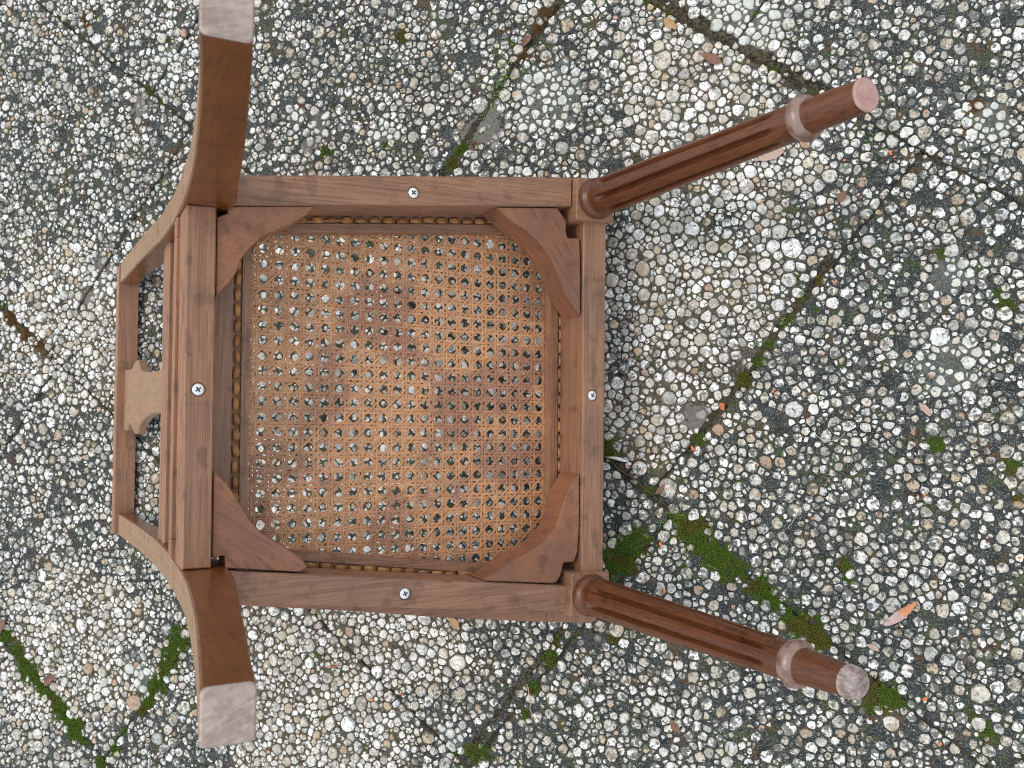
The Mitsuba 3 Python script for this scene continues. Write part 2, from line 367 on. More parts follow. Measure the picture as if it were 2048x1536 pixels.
# ------------------------------------------------------------------ ground and paving slabs
add('ground', (np.array([[-7, -7, SOIL], [8, -7, SOIL], [8, 7, SOIL], [-7, 7, SOIL]], float), np.array([[0, 1, 2, 3]])), 'soil', label='dark soil under and between the paving slabs', kind='structure')

DIRT = [((0.880, -0.075), (1.045, 0.150), 0.0070), ((0.560, 0.295), (0.715, 0.510), 0.0062), ((0.760, 0.560), (1.065, 0.340), 0.0085), ((0.728, -0.292), (0.590, -0.475), 0.0055), ((-0.21, 0.145), (-0.10, 0.06), 0.008), ((0.785, -0.075), (0.905, -0.175), 0.0055)]


def seg_dist(x, y, a, b):
    dx, dy = b[0] - a[0], b[1] - a[1]
    t = np.clip(((x - a[0]) * dx + (y - a[1]) * dy) / (dx * dx + dy * dy), 0, 1)
    return np.hypot(x - a[0] - t * dx, y - a[1] - t * dy)


def dirt_np(x, y):
    m = np.full(np.shape(x), -9.0)
    for a, b, w in DIRT:
        m = np.maximum(m, 1 - seg_dist(x, y, a, b) / w)
    return m + 0.9 * (meshkit.fbm(np.stack([x * 70, y * 70, x * 0 + 3], -1), 3) - 0.5)


rng = np.random.default_rng(7)


def slab_mesh(m0, m1, l0, l1, step, seed):
    nm, nl = max(2, int((m1 - m0) / step)), max(2, int(0.43 / step))
    a, b = np.meshgrid(np.linspace(m0, m1, nm + 1), np.linspace(0, 1, nl + 1), indexing='ij')
    lo, hi = l0[0] + l0[1] * a, l1[0] + l1[1] * a
    b = lo + (hi - lo) * b
    # ragged, worn edges
    inside = np.minimum(np.minimum(a - m0, m1 - a), np.minimum(b - lo, hi - b))
    x, y = a * DM[0] + b * DL[0], a * DM[1] + b * DL[1]
    q = np.stack([x, y, np.zeros_like(x)], -1)
    z = GZ + 0.0011 * (meshkit.fbm(q * 110 + 5, 3, 1) - 0.5) * 2 + 0.0012 * (meshkit.fbm(q * 24 + 9, 2, 2) - 0.5) * 2
    if step < 0.005:
        z += 0.0007 * (meshkit.noise(q * 330, 3) - 0.5)
    z -= 0.0020 * np.exp(-inside / 0.002) * (0.6 + 0.8 * meshkit.noise(q * 90, 4))
    v = np.stack([x, y, z], -1).reshape(-1, 3)
    idx = np.arange((nm + 1) * (nl + 1)).reshape(nm + 1, nl + 1)
    f = [np.stack([idx[:-1, :-1], idx[1:, :-1], idx[1:, 1:], idx[:-1, 1:]], -1).reshape(-1, 4)]
    rim = np.concatenate([idx[:, 0], idx[-1, 1:], idx[-2::-1, -1], idx[0, -2:0:-1]])
    low = v[rim].copy()
    low[:, 2] = SOIL - 0.02
    k = len(v) + np.arange(len(rim))
    f.append(np.stack([rim, k, np.roll(k, -1), np.roll(rim, -1)], 1))
    return np.vstack([v, low]), np.vstack(f)


slabs = []
for ri in range(len(ROWS) - 1):
    l0, l1 = (ROWS[ri] + GAP, LEAN[ri]), (ROWS[ri + 1] - GAP, LEAN[ri + 1])
    for ci in range(-7, 8):
        m0 = OFFS[ri] + ci * PITCH[ri] + GAP
        m1 = m0 + PITCH[ri] - 2 * GAP
        cs = np.array([[a * DM[0] + (b[0] + b[1] * a) * DL[0], a * DM[1] + (b[0] + b[1] * a) * DL[1]] for a in (m0, m1) for b in (l0, l1)])
        c = cs.mean(0)
        if abs(c[0] - 0.5) > 1.75 or abs(c[1]) > 1.65:
            continue
        near = cs[:, 0].max() > BOX[0] and cs[:, 0].min() < BOX[1] and cs[:, 1].max() > BOX[2] and cs[:, 1].min() < BOX[3]
        slabs.append((m0, m1, l0, l1, near))
labels['pavement'] = {'label': 'paving of exposed pebble concrete slabs laid in staggered rows', 'kind': 'structure'}
slab_key = []
for si, (m0, m1, l0, l1, near) in enumerate(slabs):
    slab_key.append(add('pavement__slab', slab_mesh(m0, m1, l0, l1, 0.003 if near else 0.02, si), 'mortar' if near else 'far_paving', smooth=True))
SL = np.array([(s[0], s[1], *s[2], *s[3]) for s in slabs])


def which_slab(x, y, margin=0.0):
    m, l = to_ml(x, y)
    hit = (m[:, None] > SL[:, 0] + margin) & (m[:, None] < SL[:, 1] - margin) & (l[:, None] > SL[:, 2] + SL[:, 3] * m[:, None] + margin) & (l[:, None] < SL[:, 4] + SL[:, 5] * m[:, None] - margin)
    return np.where(hit.any(1), hit.argmax(1), -1)


# pebbles: discs thrown from large to small, each grown to the outline that its neighbours leave it
cell = 0.024
grid = {}
cx_, cy_, cr_ = [], [], []


def throw(count, r_lo, r_hi, tight):
    n = int(count)
    xs, ys = rng.uniform(BOX[0], BOX[1], n), rng.uniform(BOX[2], BOX[3], n)
    rs = rng.uniform(r_lo, r_hi, n)
    ok = which_slab(xs, ys, 0.0) >= 0
    for x, y, r in zip(xs[ok], ys[ok], rs[ok]):
        gx, gy = int(x // cell), int(y // cell)
        good = True
        for a in (gx - 1, gx, gx + 1):
            for b in (gy - 1, gy, gy + 1):
                for k in grid.get((a, b), ()):
                    if (cx_[k] - x) ** 2 + (cy_[k] - y) ** 2 < (tight * (cr_[k] + r)) ** 2:
                        good = False
                        break
                if not good:
                    break
            if not good:
                break
        if good:
            grid.setdefault((gx, gy), []).append(len(cx_))
            cx_.append(x)
            cy_.append(y)
            cr_.append(r)


AREA = (BOX[1] - BOX[0]) * (BOX[3] - BOX[2])
throw(110 * AREA, 0.0074, 0.0100, 1.05)
throw(1500 * AREA, 0.0054, 0.0074, 1.04)
throw(9000 * AREA, 0.0038, 0.0056, 1.03)
throw(20000 * AREA, 0.0028, 0.0040, 1.05)
throw(36000 * AREA, 0.0014, 0.0026, 1.06)
grow = np.array(cr_) * rng.uniform(0.72, 1.28, len(cr_))
cx, cy, cr = np.array(cx_), np.array(cy_), np.array(cr_)
own = which_slab(cx, cy, 0.001)
light_np = np_blobs(cx, cy, LIGHT) + (meshkit.fbm(np.stack([cx * 16, cy * 16, cx * 0 + 1.5], -1), 3) - 0.5) * 1.8
moss_np = np_blobs(cx, cy, MOSS)
grey_np = np_blobs(cx, cy, GREY)
keep = (own >= 0) & (moss_np < 0.42) & (dirt_np(cx, cy) < np.where(cr < 0.0030, 0.75, 0.36)) & ~((grey_np > 0.1) & (rng.random(len(cx)) < 0.75))
# dark, overgrown stretches show fewer of the small ones
keep &= ~((light_np < 0) & (rng.random(len(cx)) < np.where(cr < 0.0030, 0.22, 0.06)))
tree = cKDTree(np.c_[cx, cy])
NA = 12
TH = np.arange(NA) / NA * 2 * np.pi
groups = {}
for k in np.nonzero(keep)[0]:
    x, y, r, g = cx[k], cy[k], cr[k], grow[k]
    th = TH + rng.uniform(0, 0.5)
    ell = rng.uniform(1.0, 2.4)
    pa = rng.uniform(0, np.pi)
    cap = r * np.where(light_np[k] > 0, 2.3, 2.2) / np.sqrt((np.cos(th - pa) / math.sqrt(ell)) ** 2 + (np.sin(th - pa) * math.sqrt(ell)) ** 2)
    rad = cap.copy()
    gap = (0.0003 if light_np[k] > 0 else 0.0005) + 0.0007 * rng.random() ** 2
    for q in tree.query_ball_point((x, y), 3.2 * r + 0.012):
        if q == k:
            continue
        dx, dy = cx[q] - x, cy[q] - y
        d = math.hypot(dx, dy)
        if d > 2.9 * (r + cr[q]):
            continue
        bd = (d * d + g * g - grow[q] ** 2) / (2 * d) - gap
        cosv = np.cos(th - math.atan2(dy, dx))
        with np.errstate(divide='ignore'):
            rad = np.minimum(rad, np.where(cosv > 0.05, np.maximum(bd, 0.3 * r) / np.maximum(cosv, 0.05), 9))
    m, l = to_ml(x, y)
    s = SL[own[k]]
    for d, nx, ny in ((m - s[0], -DM[0], -DM[1]), (s[1] - m, DM[0], DM[1]), (l - s[2] - s[3] * m, -DL[0], -DL[1]), (s[4] + s[5] * m - l, DL[0], DL[1])):
        if d < 2 * r:
            cosv = np.cos(th - math.atan2(ny, nx))
            rad = np.minimum(rad, np.where(cosv > 0.05, max(d + 0.0006, 0.0005) / np.maximum(cosv, 0.05), 9))
    for _ in range(rng.integers(2, 6)):            # broken, flat sides
        cosv = np.cos(th - rng.uniform(0, 2 * np.pi))
        rad = np.minimum(rad, np.where(cosv > 0.05, r * rng.uniform(1.08, 1.7) / np.maximum(cosv, 0.05), 9))
    rad = np.maximum(rad, 0.3 * r)
    rad = 0.06 * np.roll(rad, 1) + 0.88 * rad + 0.06 * np.roll(rad, -1)
    rad *= 1 + rng.uniform(-0.09 if light_np[k] > 0 else -0.14, 0.05, NA)
    top = rng.uniform(0.34, 0.60) * min(r, 0.0075)
    if light_np[k] < 0:
        top *= rng.uniform(0.55, 1.0)
    tx, ty = rng.normal(0, 0.17, 2)
    co, sn = np.cos(th), np.sin(th)
    rings = []
    for sc, hz, jig in ((1.0, -0.0016, 0.0), (0.97, 0.50 * top, 0.08), (0.84, 0.88 * top, 0.10), (0.48, 1.0 * top, 0.08)):
        rr = rad * sc
        if sc < 0.9:
            rr = rr * (1 + rng.uniform(-0.1, 0.1, NA))
        px, py = rr * co, rr * sn
        pz = hz + (px * tx + py * ty) * (hz > 0) + top * rng.uniform(-jig, jig, NA)
        rings.append(np.stack([x + px, y + py, GZ + pz], 1))
    rings.append(np.array([[x, y, GZ + top * rng.uniform(0.9, 1.05)]]))
    groups.setdefault(own[k], []).append((r, np.vstack(rings)))
i = np.arange(NA)
j = (i + 1) % NA
PF = []
for a in range(3):
    PF += [np.stack([i + a * NA, j + a * NA, j + (a + 1) * NA], 1), np.stack([i + a * NA, j + (a + 1) * NA, i + (a + 1) * NA], 1)]
PF.append(np.stack([i + 3 * NA, j + 3 * NA, np.full(NA, 4 * NA)], 1))
PF = np.vstack(PF)
# the 300 that show largest are parts of their slab, the rest one part per slab
FOOT = np.array([[-0.20, 0.62], [1.22, 0.42], [1.21, -0.38], [-0.16, -0.55]])


def shown(v):
    c = v[-1]
    inside = all(((FOOT[(e + 1) % 4, 0] - FOOT[e, 0]) * (c[1] - FOOT[e, 1]) - (FOOT[(e + 1) % 4, 1] - FOOT[e, 1]) * (c[0] - FOOT[e, 0])) < 0 for e in range(4))
    e = v[NA:2 * NA, :2] - c[:2]
    a = 0.5 * abs(np.sum(e[:, 0] * np.roll(e[:, 1], -1) - np.roll(e[:, 0], -1) * e[:, 1]))
    hidden = 0.02 < c[0] < 0.80 and abs(c[1]) < 0.26
    return a / np.sum((c - CAM) ** 2) * (inside and not hidden)


allp = [(shown(v), g, v) for g, ps in groups.items() for _, v in ps]
order = sorted(range(len(allp)), key=lambda q: -allp[q][0])
big = set(order[:296])
rest = {}
serial = 0
for q, (_, g, v) in enumerate(allp):
    uv = np.stack([(serial % 90) + 0.5 + (v[:, 0] - v[-1, 0]) * 8, (serial // 90) + 0.5 + (v[:, 1] - v[-1, 1]) * 8], 1)
    serial += 1
    if q in big:
        add(slab_key[g] + '__pebble', (v, PF), 'pebble_stone', smooth=True, uv=uv)
    else:
        rest.setdefault(g, []).append((v, uv))
for g, ps in rest.items():
    v = np.vstack([p[0] for p in ps])
    uv = np.vstack([p[1] for p in ps])
    f = (PF[None] + (np.arange(len(ps)) * (4 * NA + 1))[:, None, None]).reshape(-1, 3)
    add(slab_key[g] + '__small_pebbles', (v, f), 'pebble_stone', smooth=True, uv=uv, kind='stuff')

# earth packed into the joints, ragged and uneven
jv, jf, jo = [], [], 0


def joint_strip(a, b, seed):
    global jo
    a, b = np.array(a), np.array(b)
    L = np.linalg.norm(b - a)
    d = (b - a) / L
    s = np.array([-d[1], d[0]])
    n = max(3, int(L / 0.0022))
    t = np.linspace(0, L, n)
    c = a + d * t[:, None]
    w = 0.0011 + 0.0026 * np.clip(meshkit.fbm(np.stack([t * 60, t * 0 + seed * 5.1, t * 0], -1), 3) - 0.33, 0, 1) / 0.4
    dn = np.clip(dirt_np(c[:, 0], c[:, 1]), 0, 1)
    w = w + dn * 0.0042
    top = GZ - 0.0022 + 0.0030 * meshkit.fbm(np.stack([t * 90, t * 0 + seed * 3.3, t * 0 + 2], -1), 3) + dn * 0.0014
    q = np.array([-1.0, -0.6, -0.2, 0.2, 0.6, 1.0])
    pts = c[:, None] + s * (w[:, None] * q)[..., None]
    pts = pts + 0.0006 * (meshkit.noise(np.concatenate([pts * 400, pts[..., :1] * 0], -1))[..., None] - 0.5)
    z = top[:, None] - 0.0028 * q[None] ** 2 + 0.0012 * (meshkit.noise(np.concatenate([pts * 420, pts[..., :1] * 0 + 7], -1)) - 0.5)
    idx = np.arange(n * 6).reshape(n, 6) + jo
    jv.append(np.concatenate([pts, z[..., None]], -1).reshape(-1, 3))
    jf.append(np.stack([idx[:-1, :-1], idx[1:, :-1], idx[1:, 1:], idx[:-1, 1:]], -1).reshape(-1, 4))
    jo += n * 6


def ml_point(m, l):
    return m * DM + l * DL


for ri in range(3, 11):
    joint_strip(ml_point(-1.3, ROWS[ri] - 1.3 * LEAN[ri]), ml_point(1.7, ROWS[ri] + 1.7 * LEAN[ri]), ri)
for si, (m0, m1, l0, l1, near) in enumerate(slabs):
    if near:
        mm = m1 + GAP
        joint_strip(ml_point(mm, l0[0] + l0[1] * mm), ml_point(mm, l1[0] + l1[1] * mm), 40 + si)
jf_ = np.vstack(jf)[:, ::-1]
if np.cross(np.vstack(jv)[jf_[0][1]] - np.vstack(jv)[jf_[0][0]], np.vstack(jv)[jf_[0][2]] - np.vstack(jv)[jf_[0][0]])[2] < 0:
    jf_ = jf_[:, ::-1]
add('pavement__joint_earth', (np.vstack(jv), jf_), 'joint_earth', True, kind='stuff', label='dark earth packed unevenly into the joints of the slabs')

# ------------------------------------------------------------------ the chair
labels['dining_chair'] = {'label': 'brown oak dining chair with cane seat lying upside down on the pebble paving', 'category': 'chair'}

# apron rails, with a counterbored screw hole in each
SCREWS = [(0.0120, -0.0027), (0.4462, -0.0015), (0.2243, 0.2085), (0.2185, -0.2095)]
RAILS = [('rear_rail', [(-0.0008, 0.1700), (0.0004, -0.1690), (0.0262, -0.1690), (0.0256, 0.1708)], 'oak_across'),
         ('front_rail', [(0.4338, 0.2030), (0.4648, 0.2030), (0.4600, -0.2060), (0.4310, -0.2050)], 'oak_across'),
         ('side_rail', [(0.0330, 0.2020), (0.4178, 0.2478), (0.4178, 0.2160), (0.0330, 0.1735)], 'oak_along'),
         ('side_rail', [(0.0330, -0.2035), (0.4130, -0.2458), (0.4130, -0.2173), (0.0330, -0.1722)], 'oak_along')]
for (name, poly, mat), (sx, sy) in zip(RAILS, SCREWS):
    body = prism(poly, -0.052, 0.0, 0.0011) - cyl(sx, sy, -0.0030, 0.002, 0.0069)
    chair(name, body, mat, 20)


def screw_mesh(x, y, turn):
    a = np.linspace(0, 1, 9)
    prof = [(0, -0.0030), (0.0058, -0.0030)] + [(0.0058 * math.cos(t * math.pi / 2 * 0.93), -0.0014 + 0.0017 * math.sin(t * math.pi / 2)) for t in a] + [(0, 0.0004)]
    head = m3.Manifold.revolve(m3.CrossSection([np.array(prof)]), 40)
    bars = m3.Manifold()
    for k in (0, 90):
        bar = m3.Manifold.hull_points(np.array([(sx * w, sy * h, z) for z, w, h in ((0.002, 0.0036, 0.0010), (-0.0022, 0.0016, 0.0006)) for sx in (-1, 1) for sy in (-1, 1)]))
        bars = bars + bar.rotate((0, 0, k))
    bars = bars + m3.Manifold.cylinder(0.004, 0.0005, 0.0016, 12).translate((0, 0, -0.0018))
    return (head - bars.rotate((0, 0, turn))).translate((x, y, -0.0003))


for (sx, sy), turn in zip(SCREWS, (35, 62, 48, 20)):
    key = chair('screw', screw_mesh(sx, sy, turn), 'zinc', 35)
    slot_fill = m3.Manifold.cube((0.0058, 0.0015, 0.0012), True) + m3.Manifold.cube((0.0015, 0.0058, 0.0012), True)  # dark cross insert that paints the shade inside the screw slot
    chair(key[len('dining_chair__'):] + '__recess', slot_fill.rotate((0, 0, turn)).translate((sx, sy, -0.0007)), 'screw_slot_shade', 20)

# front corner blocks with fluted, turned legs
LEGS = [((0.4440, 0.2250), (0.4602, 0.2285), [(0.4196, 0.2475), (0.4184, 0.1990), (0.4694, 0.2010), (0.4694, 0.2475)]),
        ((0.4362, -0.2275), (0.4436, -0.2308), [(0.4126, -0.2019), (0.4117, -0.2500), (0.4628, -0.2500), (0.4628, -0.2045)])]
PROFILE = [(0.000, 0.0218), (0.0015, 0.0230), (0.004, 0.0238), (0.0065, 0.0236), (0.009, 0.0224), (0.0105, 0.0206), (0.0115, 0.0196), (0.013, 0.0190), (0.0155, 0.0188), (0.018, 0.0192), (0.0205, 0.0202), (0.024, 0.0211), (0.028, 0.0214), (0.034, 0.0214),
           (0.292, 0.0163), (0.298, 0.0160), (0.3035, 0.0160), (0.3045, 0.0174), (0.3065, 0.0190), (0.3095, 0.0199), (0.3125, 0.0197), (0.3150, 0.0186), (0.3168, 0.0168), (0.3180, 0.0150), (0.323, 0.0144), (0.333, 0.0145), (0.350, 0.0143), (0.365, 0.0137), (0.372, 0.0134)]


def front_leg(base, tip, phase, taper=0.0):
    z0, z1 = 0.009, 0.383
    length = math.sqrt((tip[0] - base[0]) ** 2 + (tip[1] - base[1]) ** 2 + (z1 - z0) ** 2)
    ks = np.array([p[0] for p in PROFILE])
    rs = np.array([p[1] for p in PROFILE])
    s = np.unique(np.concatenate([ks, np.linspace(0.034, 0.292, 64)]))
    r = np.interp(s, ks, rs) - taper * np.clip((s - 0.325) / 0.047, 0, 1)
    nt = 196
    th = np.arange(nt) / nt * 2 * np.pi
    ramp = np.clip((s - 0.030) / 0.010, 0, 1) * np.clip((0.288 - s) / 0.012, 0, 1)
    ramp = np.sqrt(ramp)
    fl = np.maximum(0, np.cos(7 * th + phase) - 0.42) / 0.58
    R = r[:, None] - 0.0070 * (r / 0.0214)[:, None] * ramp[:, None] * fl[None] ** 0.6
    pts = np.stack([R * np.cos(th), R * np.sin(th), np.repeat(s[:, None] * (z1 - z0) / 0.374, nt, 1)], -1)
    t = (pts[..., 2] / (z1 - z0))[..., None]
    ctr = np.array(base) * (1 - t) + np.array(tip) * t
    v = np.concatenate([ctr + pts[..., :2], pts[..., 2:] + z0], -1).reshape(-1, 3)
    ns = len(s)
    idx = np.arange(ns * nt).reshape(ns, nt)
    f = np.stack([idx[:-1], np.roll(idx, -1, 1)[:-1], np.roll(idx, -1, 1)[1:], idx[1:]], -1).reshape(-1, 4)
    end = np.array([[tip[0], tip[1], v[-1, 2]], [base[0], base[1], z0]])
    k = ns * nt
    f = np.vstack([np.vstack([f[:, [0, 1, 2]], f[:, [0, 2, 3]]]), np.stack([idx[-1], np.roll(idx[-1], -1), np.full(nt, k)], 1), np.stack([np.roll(idx[0], -1), idx[0], np.full(nt, k + 1)], 1)])
    return trimesh.Trimesh(np.vstack([v, end]), f, process=False), v[-1, 2]


def cap_mesh(x, y, z, prof, seg=48, wob=0.0, seed=0):
    g = np.random.default_rng(seed)
    th = np.arange(seg) / seg * 2 * np.pi
    wave = 1 + wob * (np.cos(2 * th + g.uniform(0, 6)) + 0.6 * np.cos(3 * th + g.uniform(0, 6)))
    v = np.vstack([np.stack([x + r * wave * np.cos(th), y + r * wave * np.sin(th), np.full(seg, z + h)], 1) for r, h in prof] + [np.array([[x, y, z + prof[-1][1]]])])
    i = np.arange(seg)
    j = (i + 1) % seg
    f = []
    for a in range(len(prof) - 1):
        f += [np.stack([i + a * seg, j + a * seg, j + (a + 1) * seg], 1), np.stack([i + a * seg, j + (a + 1) * seg, i + (a + 1) * seg], 1)]
    f.append(np.stack([i + (len(prof) - 1) * seg, j + (len(prof) - 1) * seg, np.full(seg, len(v) - 1)], 1))
    return trimesh.Trimesh(v, np.vstack(f), process=False)


for n, (base, tip, blk) in enumerate(LEGS):
    chair('corner_block', prism(blk, -0.050, 0.009, 0.0009), 'oak_upright', 20)
    mesh, zt = front_leg(base, tip, 0.4 + n, 0.0020 * n)
    key = chair('front_leg', mesh, 'oak_turned', 40)
    sub = key[len('dining_chair__'):]
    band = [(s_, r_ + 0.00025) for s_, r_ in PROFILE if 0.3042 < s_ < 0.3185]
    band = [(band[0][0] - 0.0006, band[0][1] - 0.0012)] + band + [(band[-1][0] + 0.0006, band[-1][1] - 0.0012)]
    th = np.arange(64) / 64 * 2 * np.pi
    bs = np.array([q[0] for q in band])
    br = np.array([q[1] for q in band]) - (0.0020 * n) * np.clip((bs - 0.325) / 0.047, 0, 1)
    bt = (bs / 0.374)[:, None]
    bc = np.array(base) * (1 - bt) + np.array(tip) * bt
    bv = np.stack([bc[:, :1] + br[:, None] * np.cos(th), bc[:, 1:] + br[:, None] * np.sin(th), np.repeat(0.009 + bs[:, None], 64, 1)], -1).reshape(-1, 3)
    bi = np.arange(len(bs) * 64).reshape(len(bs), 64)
    chair(sub + '__collar', (bv, np.stack([bi[:-1], np.roll(bi, -1, 1)[:-1], np.roll(bi, -1, 1)[1:], bi[1:]], -1).reshape(-1, 4)), 'worn_sheen_collar', True, label='turned ring near the foot, its polish worn pale')
    if n == 0:
        chair(sub + '__foot_end', cap_mesh(tip[0], tip[1], zt, [(0.0136, -0.0012), (0.0137, 0.0004), (0.0131, 0.0012), (0.012, 0.0014)], wob=0.008, seed=3), 'sawn_end_grain', 40, label='flat pinkish sawn end of the front leg')
    else:
        chair(sub + '__foot_end', cap_mesh(tip[0], tip[1], zt, [(0.0120, -0.0095), (0.0132, -0.0090), (0.0128, -0.003), (0.0118, 0.0003), (0.0099, 0.0022), (0.0076, 0.0033), (0.0045, 0.0038)], wob=0.008, seed=4), 'scuffed_end', 40, label='grey scuffed and rounded end of the front leg')

# rear legs: one sawn piece from foot to the top of the back
BACK_U = [(0.3925, -0.0440), (0.331, -0.0350), (0.260, -0.0262), (0.190, -0.0185), (0.115, -0.0115), (0.017, -0.0055), (-0.042, -0.0038), (-0.105, -0.0028), (-0.180, -0.0038), (-0.262, -0.0088), (-0.376, -0.0155), (-0.46, -0.0195), (-0.566, -0.0240)]
FRONT_U = [(0.3925, -0.0165), (0.355, -0.0100), (0.300, -0.0010), (0.217, 0.0120), (0.125, 0.0250), (0.080, 0.0310), (0.030, 0.0385), (-0.030, 0.0420), (-0.075, 0.0415), (-0.12, 0.0370), (-0.20, 0.0300), (-0.28, 0.0228), (-0.36, 0.0155), (-0.445, 0.0060), (-0.566, 0.0006)]
BACK_L = [(0.3820, -0.0363), (0.323, -0.0290), (0.248, -0.0200), (0.139, -0.0092), (0.042, -0.0020), (-0.05, 0.0010), (-0.129, 0.0022), (-0.214, 0.0012), (-0.300, -0.0020), (-0.374, -0.0060), (-0.460, -0.0120), (-0.566, -0.0200)]
FRONT_L = [(0.3820, -0.0078), (0.330, -0.0010), (0.270, 0.0080), (0.199, 0.0175), (0.105, 0.0310), (0.026, 0.0400), (-0.030, 0.0425), (-0.075, 0.0420), (-0.12, 0.0380), (-0.20, 0.0310), (-0.28, 0.0235), (-0.36, 0.0165), (-0.445, 0.0075), (-0.566, 0.0022)]


def rear_leg(back, front, y0, y1):
    zs = np.linspace(back[0][0], -0.566, 56)
    out = []
    for c in (back, front):
        c = np.array(c)[::-1]
        out.append(np.stack([PchipInterpolator(c[:, 0], c[:, 1])(zs), zs], 1))
    return loft(np.vstack([out[0], out[1][::-1]]), y0, y1, 0.0013, xz)


def rounded(x0, x1, y0, y1, r, n=6):
    pts = []
    for cx0, cy0, a0 in ((x1 - r, y1 - r, 0), (x0 + r, y1 - r, 90), (x0 + r, y0 + r, 180), (x1 - r, y0 + r, 270)):
        for a in np.radians(np.linspace(a0, a0 + 90, n)):
            pts.append((cx0 + r * math.cos(a), cy0 + r * math.sin(a)))
    return pts


for n, (bk, fr, y0, y1) in enumerate(((BACK_U, FRONT_U, 0.1705, 0.2002), (BACK_L, FRONT_L, -0.2010, -0.1700))):
    key = chair('rear_leg', rear_leg(bk, fr, y0, y1), 'oak_varnished', 30)
    c = np.array(bk)[::-1]
    zs = np.linspace(-0.560, bk[0][0] - 0.004, 60)
    xb = PchipInterpolator(c[:, 0], c[:, 1])(zs)
    chair(key[len('dining_chair__'):] + '__back_face', loft(np.vstack([np.stack([xb - 0.0004, zs], 1), np.stack([xb + 0.0008, zs], 1)[::-1]]), y0 + 0.0010, y1 - 0.0010, 0.0002, xz), 'oak_back', 30, label='dull tan unpolished rear face of the leg')
    x0, x1, z = bk[0][1], fr[0][1], bk[0][0]
    foot = loft(rounded(x0 - 0.0003, x1 + 0.0003, y0 - 0.0003, y1 + 0.0003, 0.0040), z - 0.0012, z + 0.0016, 0.0012, xy)
    chair(key[len('dining_chair__'):] + '__foot_end', foot, 'worn_end_grain', 30, label='pale worn end grain of the rear leg')

# backrest: lower cross rail, splat and top rail
chair('lower_back_rail', prism([(0.0045, 0.171), (0.0045, -0.1705), (0.0255, -0.1705), (0.0255, 0.171)], -0.252, -0.196, 0.0015), 'oak_across', 20)
top = [(-0.0255, -0.5662), (0.0012, -0.5662), (0.0022, -0.590), (-0.0005, -0.607), (-0.008, -0.6155), (-0.018, -0.6165), (-0.025, -0.610), (-0.0275, -0.595)]
chair('top_rail', loft(top, -0.2015, 0.2015, 0.003, xz), 'oak_varnished_across', 30)
SPLAT = [(0.0423, -0.568), (0.0400, -0.497), (0.0462, -0.478), (0.0502, -0.460), (0.0500, -0.440), (0.0440, -0.428), (0.0376, -0.419), (0.0330, -0.400), (0.0305, -0.370), (0.0290, -0.340), (0.0277, -0.297), (0.0284, -0.235),
         (-0.0226, -0.235), (-0.0236, -0.291), (-0.0255, -0.330), (-0.0286, -0.361), (-0.0345, -0.398), (-0.0420, -0.419), (-0.0512, -0.428), (-0.0515, -0.462), (-0.0433, -0.482), (-0.0350, -0.516), (-0.0477, -0.530), (-0.0477, -0.568)]


def splat_place(u, v, d):
    t = (v + 0.566) / 0.316
    return np.stack([-0.0150 + 0.019 * t + d, u, v], 1)


chair('splat', loft(SPLAT, 0.0, 0.011, 0.0012, splat_place), 'oak_back', 25)

# seat frame of four members round the cane, grooved for the binding
ZB, ZT = -0.0522, -0.0765
OUT = [(-0.0032, -0.1665), (-0.0032, 0.1685), (0.0440, 0.1690), (0.0440, 0.2165), (0.425, 0.2634), (0.476, 0.2690), (0.4835, 0.2650), (0.487, 0.2570), (0.487, -0.2650), (0.4835, -0.2730), (0.4760, -0.2755), (0.4151, -0.2682), (0.2901, -0.2514), (0.175, -0.2328), (0.0480, -0.2145), (0.0445, -0.1670)]
OPEN = [(0.0690, -0.1597), (0.0690, 0.1608), (0.4212, 0.1958), (0.4195, -0.2077)]


def cs(poly):
    poly = np.array(poly, float)
    a = np.sum(poly[:, 0] * np.roll(poly[:, 1], -1) - np.roll(poly[:, 0], -1) * poly[:, 1])
    return m3.CrossSection([poly if a > 0 else poly[::-1]])


opening = cs(OPEN).offset(-0.030, m3.JoinType.Round, 2.0, 48).offset(0.030, m3.JoinType.Round, 2.0, 48)
groove_o = opening.offset(0.0178, m3.JoinType.Round, 2.0, 48)
groove_i = opening.offset(0.0088, m3.JoinType.Round, 2.0, 48)


def ext(c, z0, z1):
    return m3.Manifold.extrude(c, z1 - z0).translate((0, 0, z0))


frame = ext(cs(OUT), ZT, ZB) - ext(opening, ZT - 0.01, ZB + 0.01) - ext(groove_o - groove_i, ZB - 0.0045, ZB + 0.01)
frame = frame - (ext(opening.offset(0.0025, m3.JoinType.Round, 2.0, 48), ZB - 0.0006, ZB + 0.01))
CUTS = [('rear_member', [(-0.02, -0.1470), (-0.02, 0.1490), (0.0690, 0.1490), (0.0690, -0.1470)], 'oak_across'),
        ('front_member', [(0.4150, -0.3), (0.4150, 0.3), (0.6, 0.3), (0.6, -0.3)], 'oak_across'),
        ('side_member', [(-0.02, 0.1496), (-0.02, 0.3), (0.4144, 0.3), (0.4144, 0.0), (0.0696, 0.0), (0.0696, 0.1496)], 'oak_along'),
        ('side_member', [(-0.02, -0.1476), (-0.02, -0.3), (0.4144, -0.3), (0.4144, 0.0), (0.0696, 0.0), (0.0696, -0.1476)], 'oak_along')]
for name, poly, mat in CUTS:
    chair('seat_frame__' + name, frame ^ ext(cs(poly), -0.2, 0.1), mat, 20)

# cane binding stitched through the groove
ring = opening.offset(0.013, m3.JoinType.Round, 2.0, 48).to_polygons()[0]
ring = np.vstack([ring, ring[:1]])
leng = np.concatenate([[0], np.cumsum(np.linalg.norm(np.diff(ring, axis=0), axis=1))])
nloop = int(round(leng[-1] / 0.0158))
crng = np.random.default_rng(11)


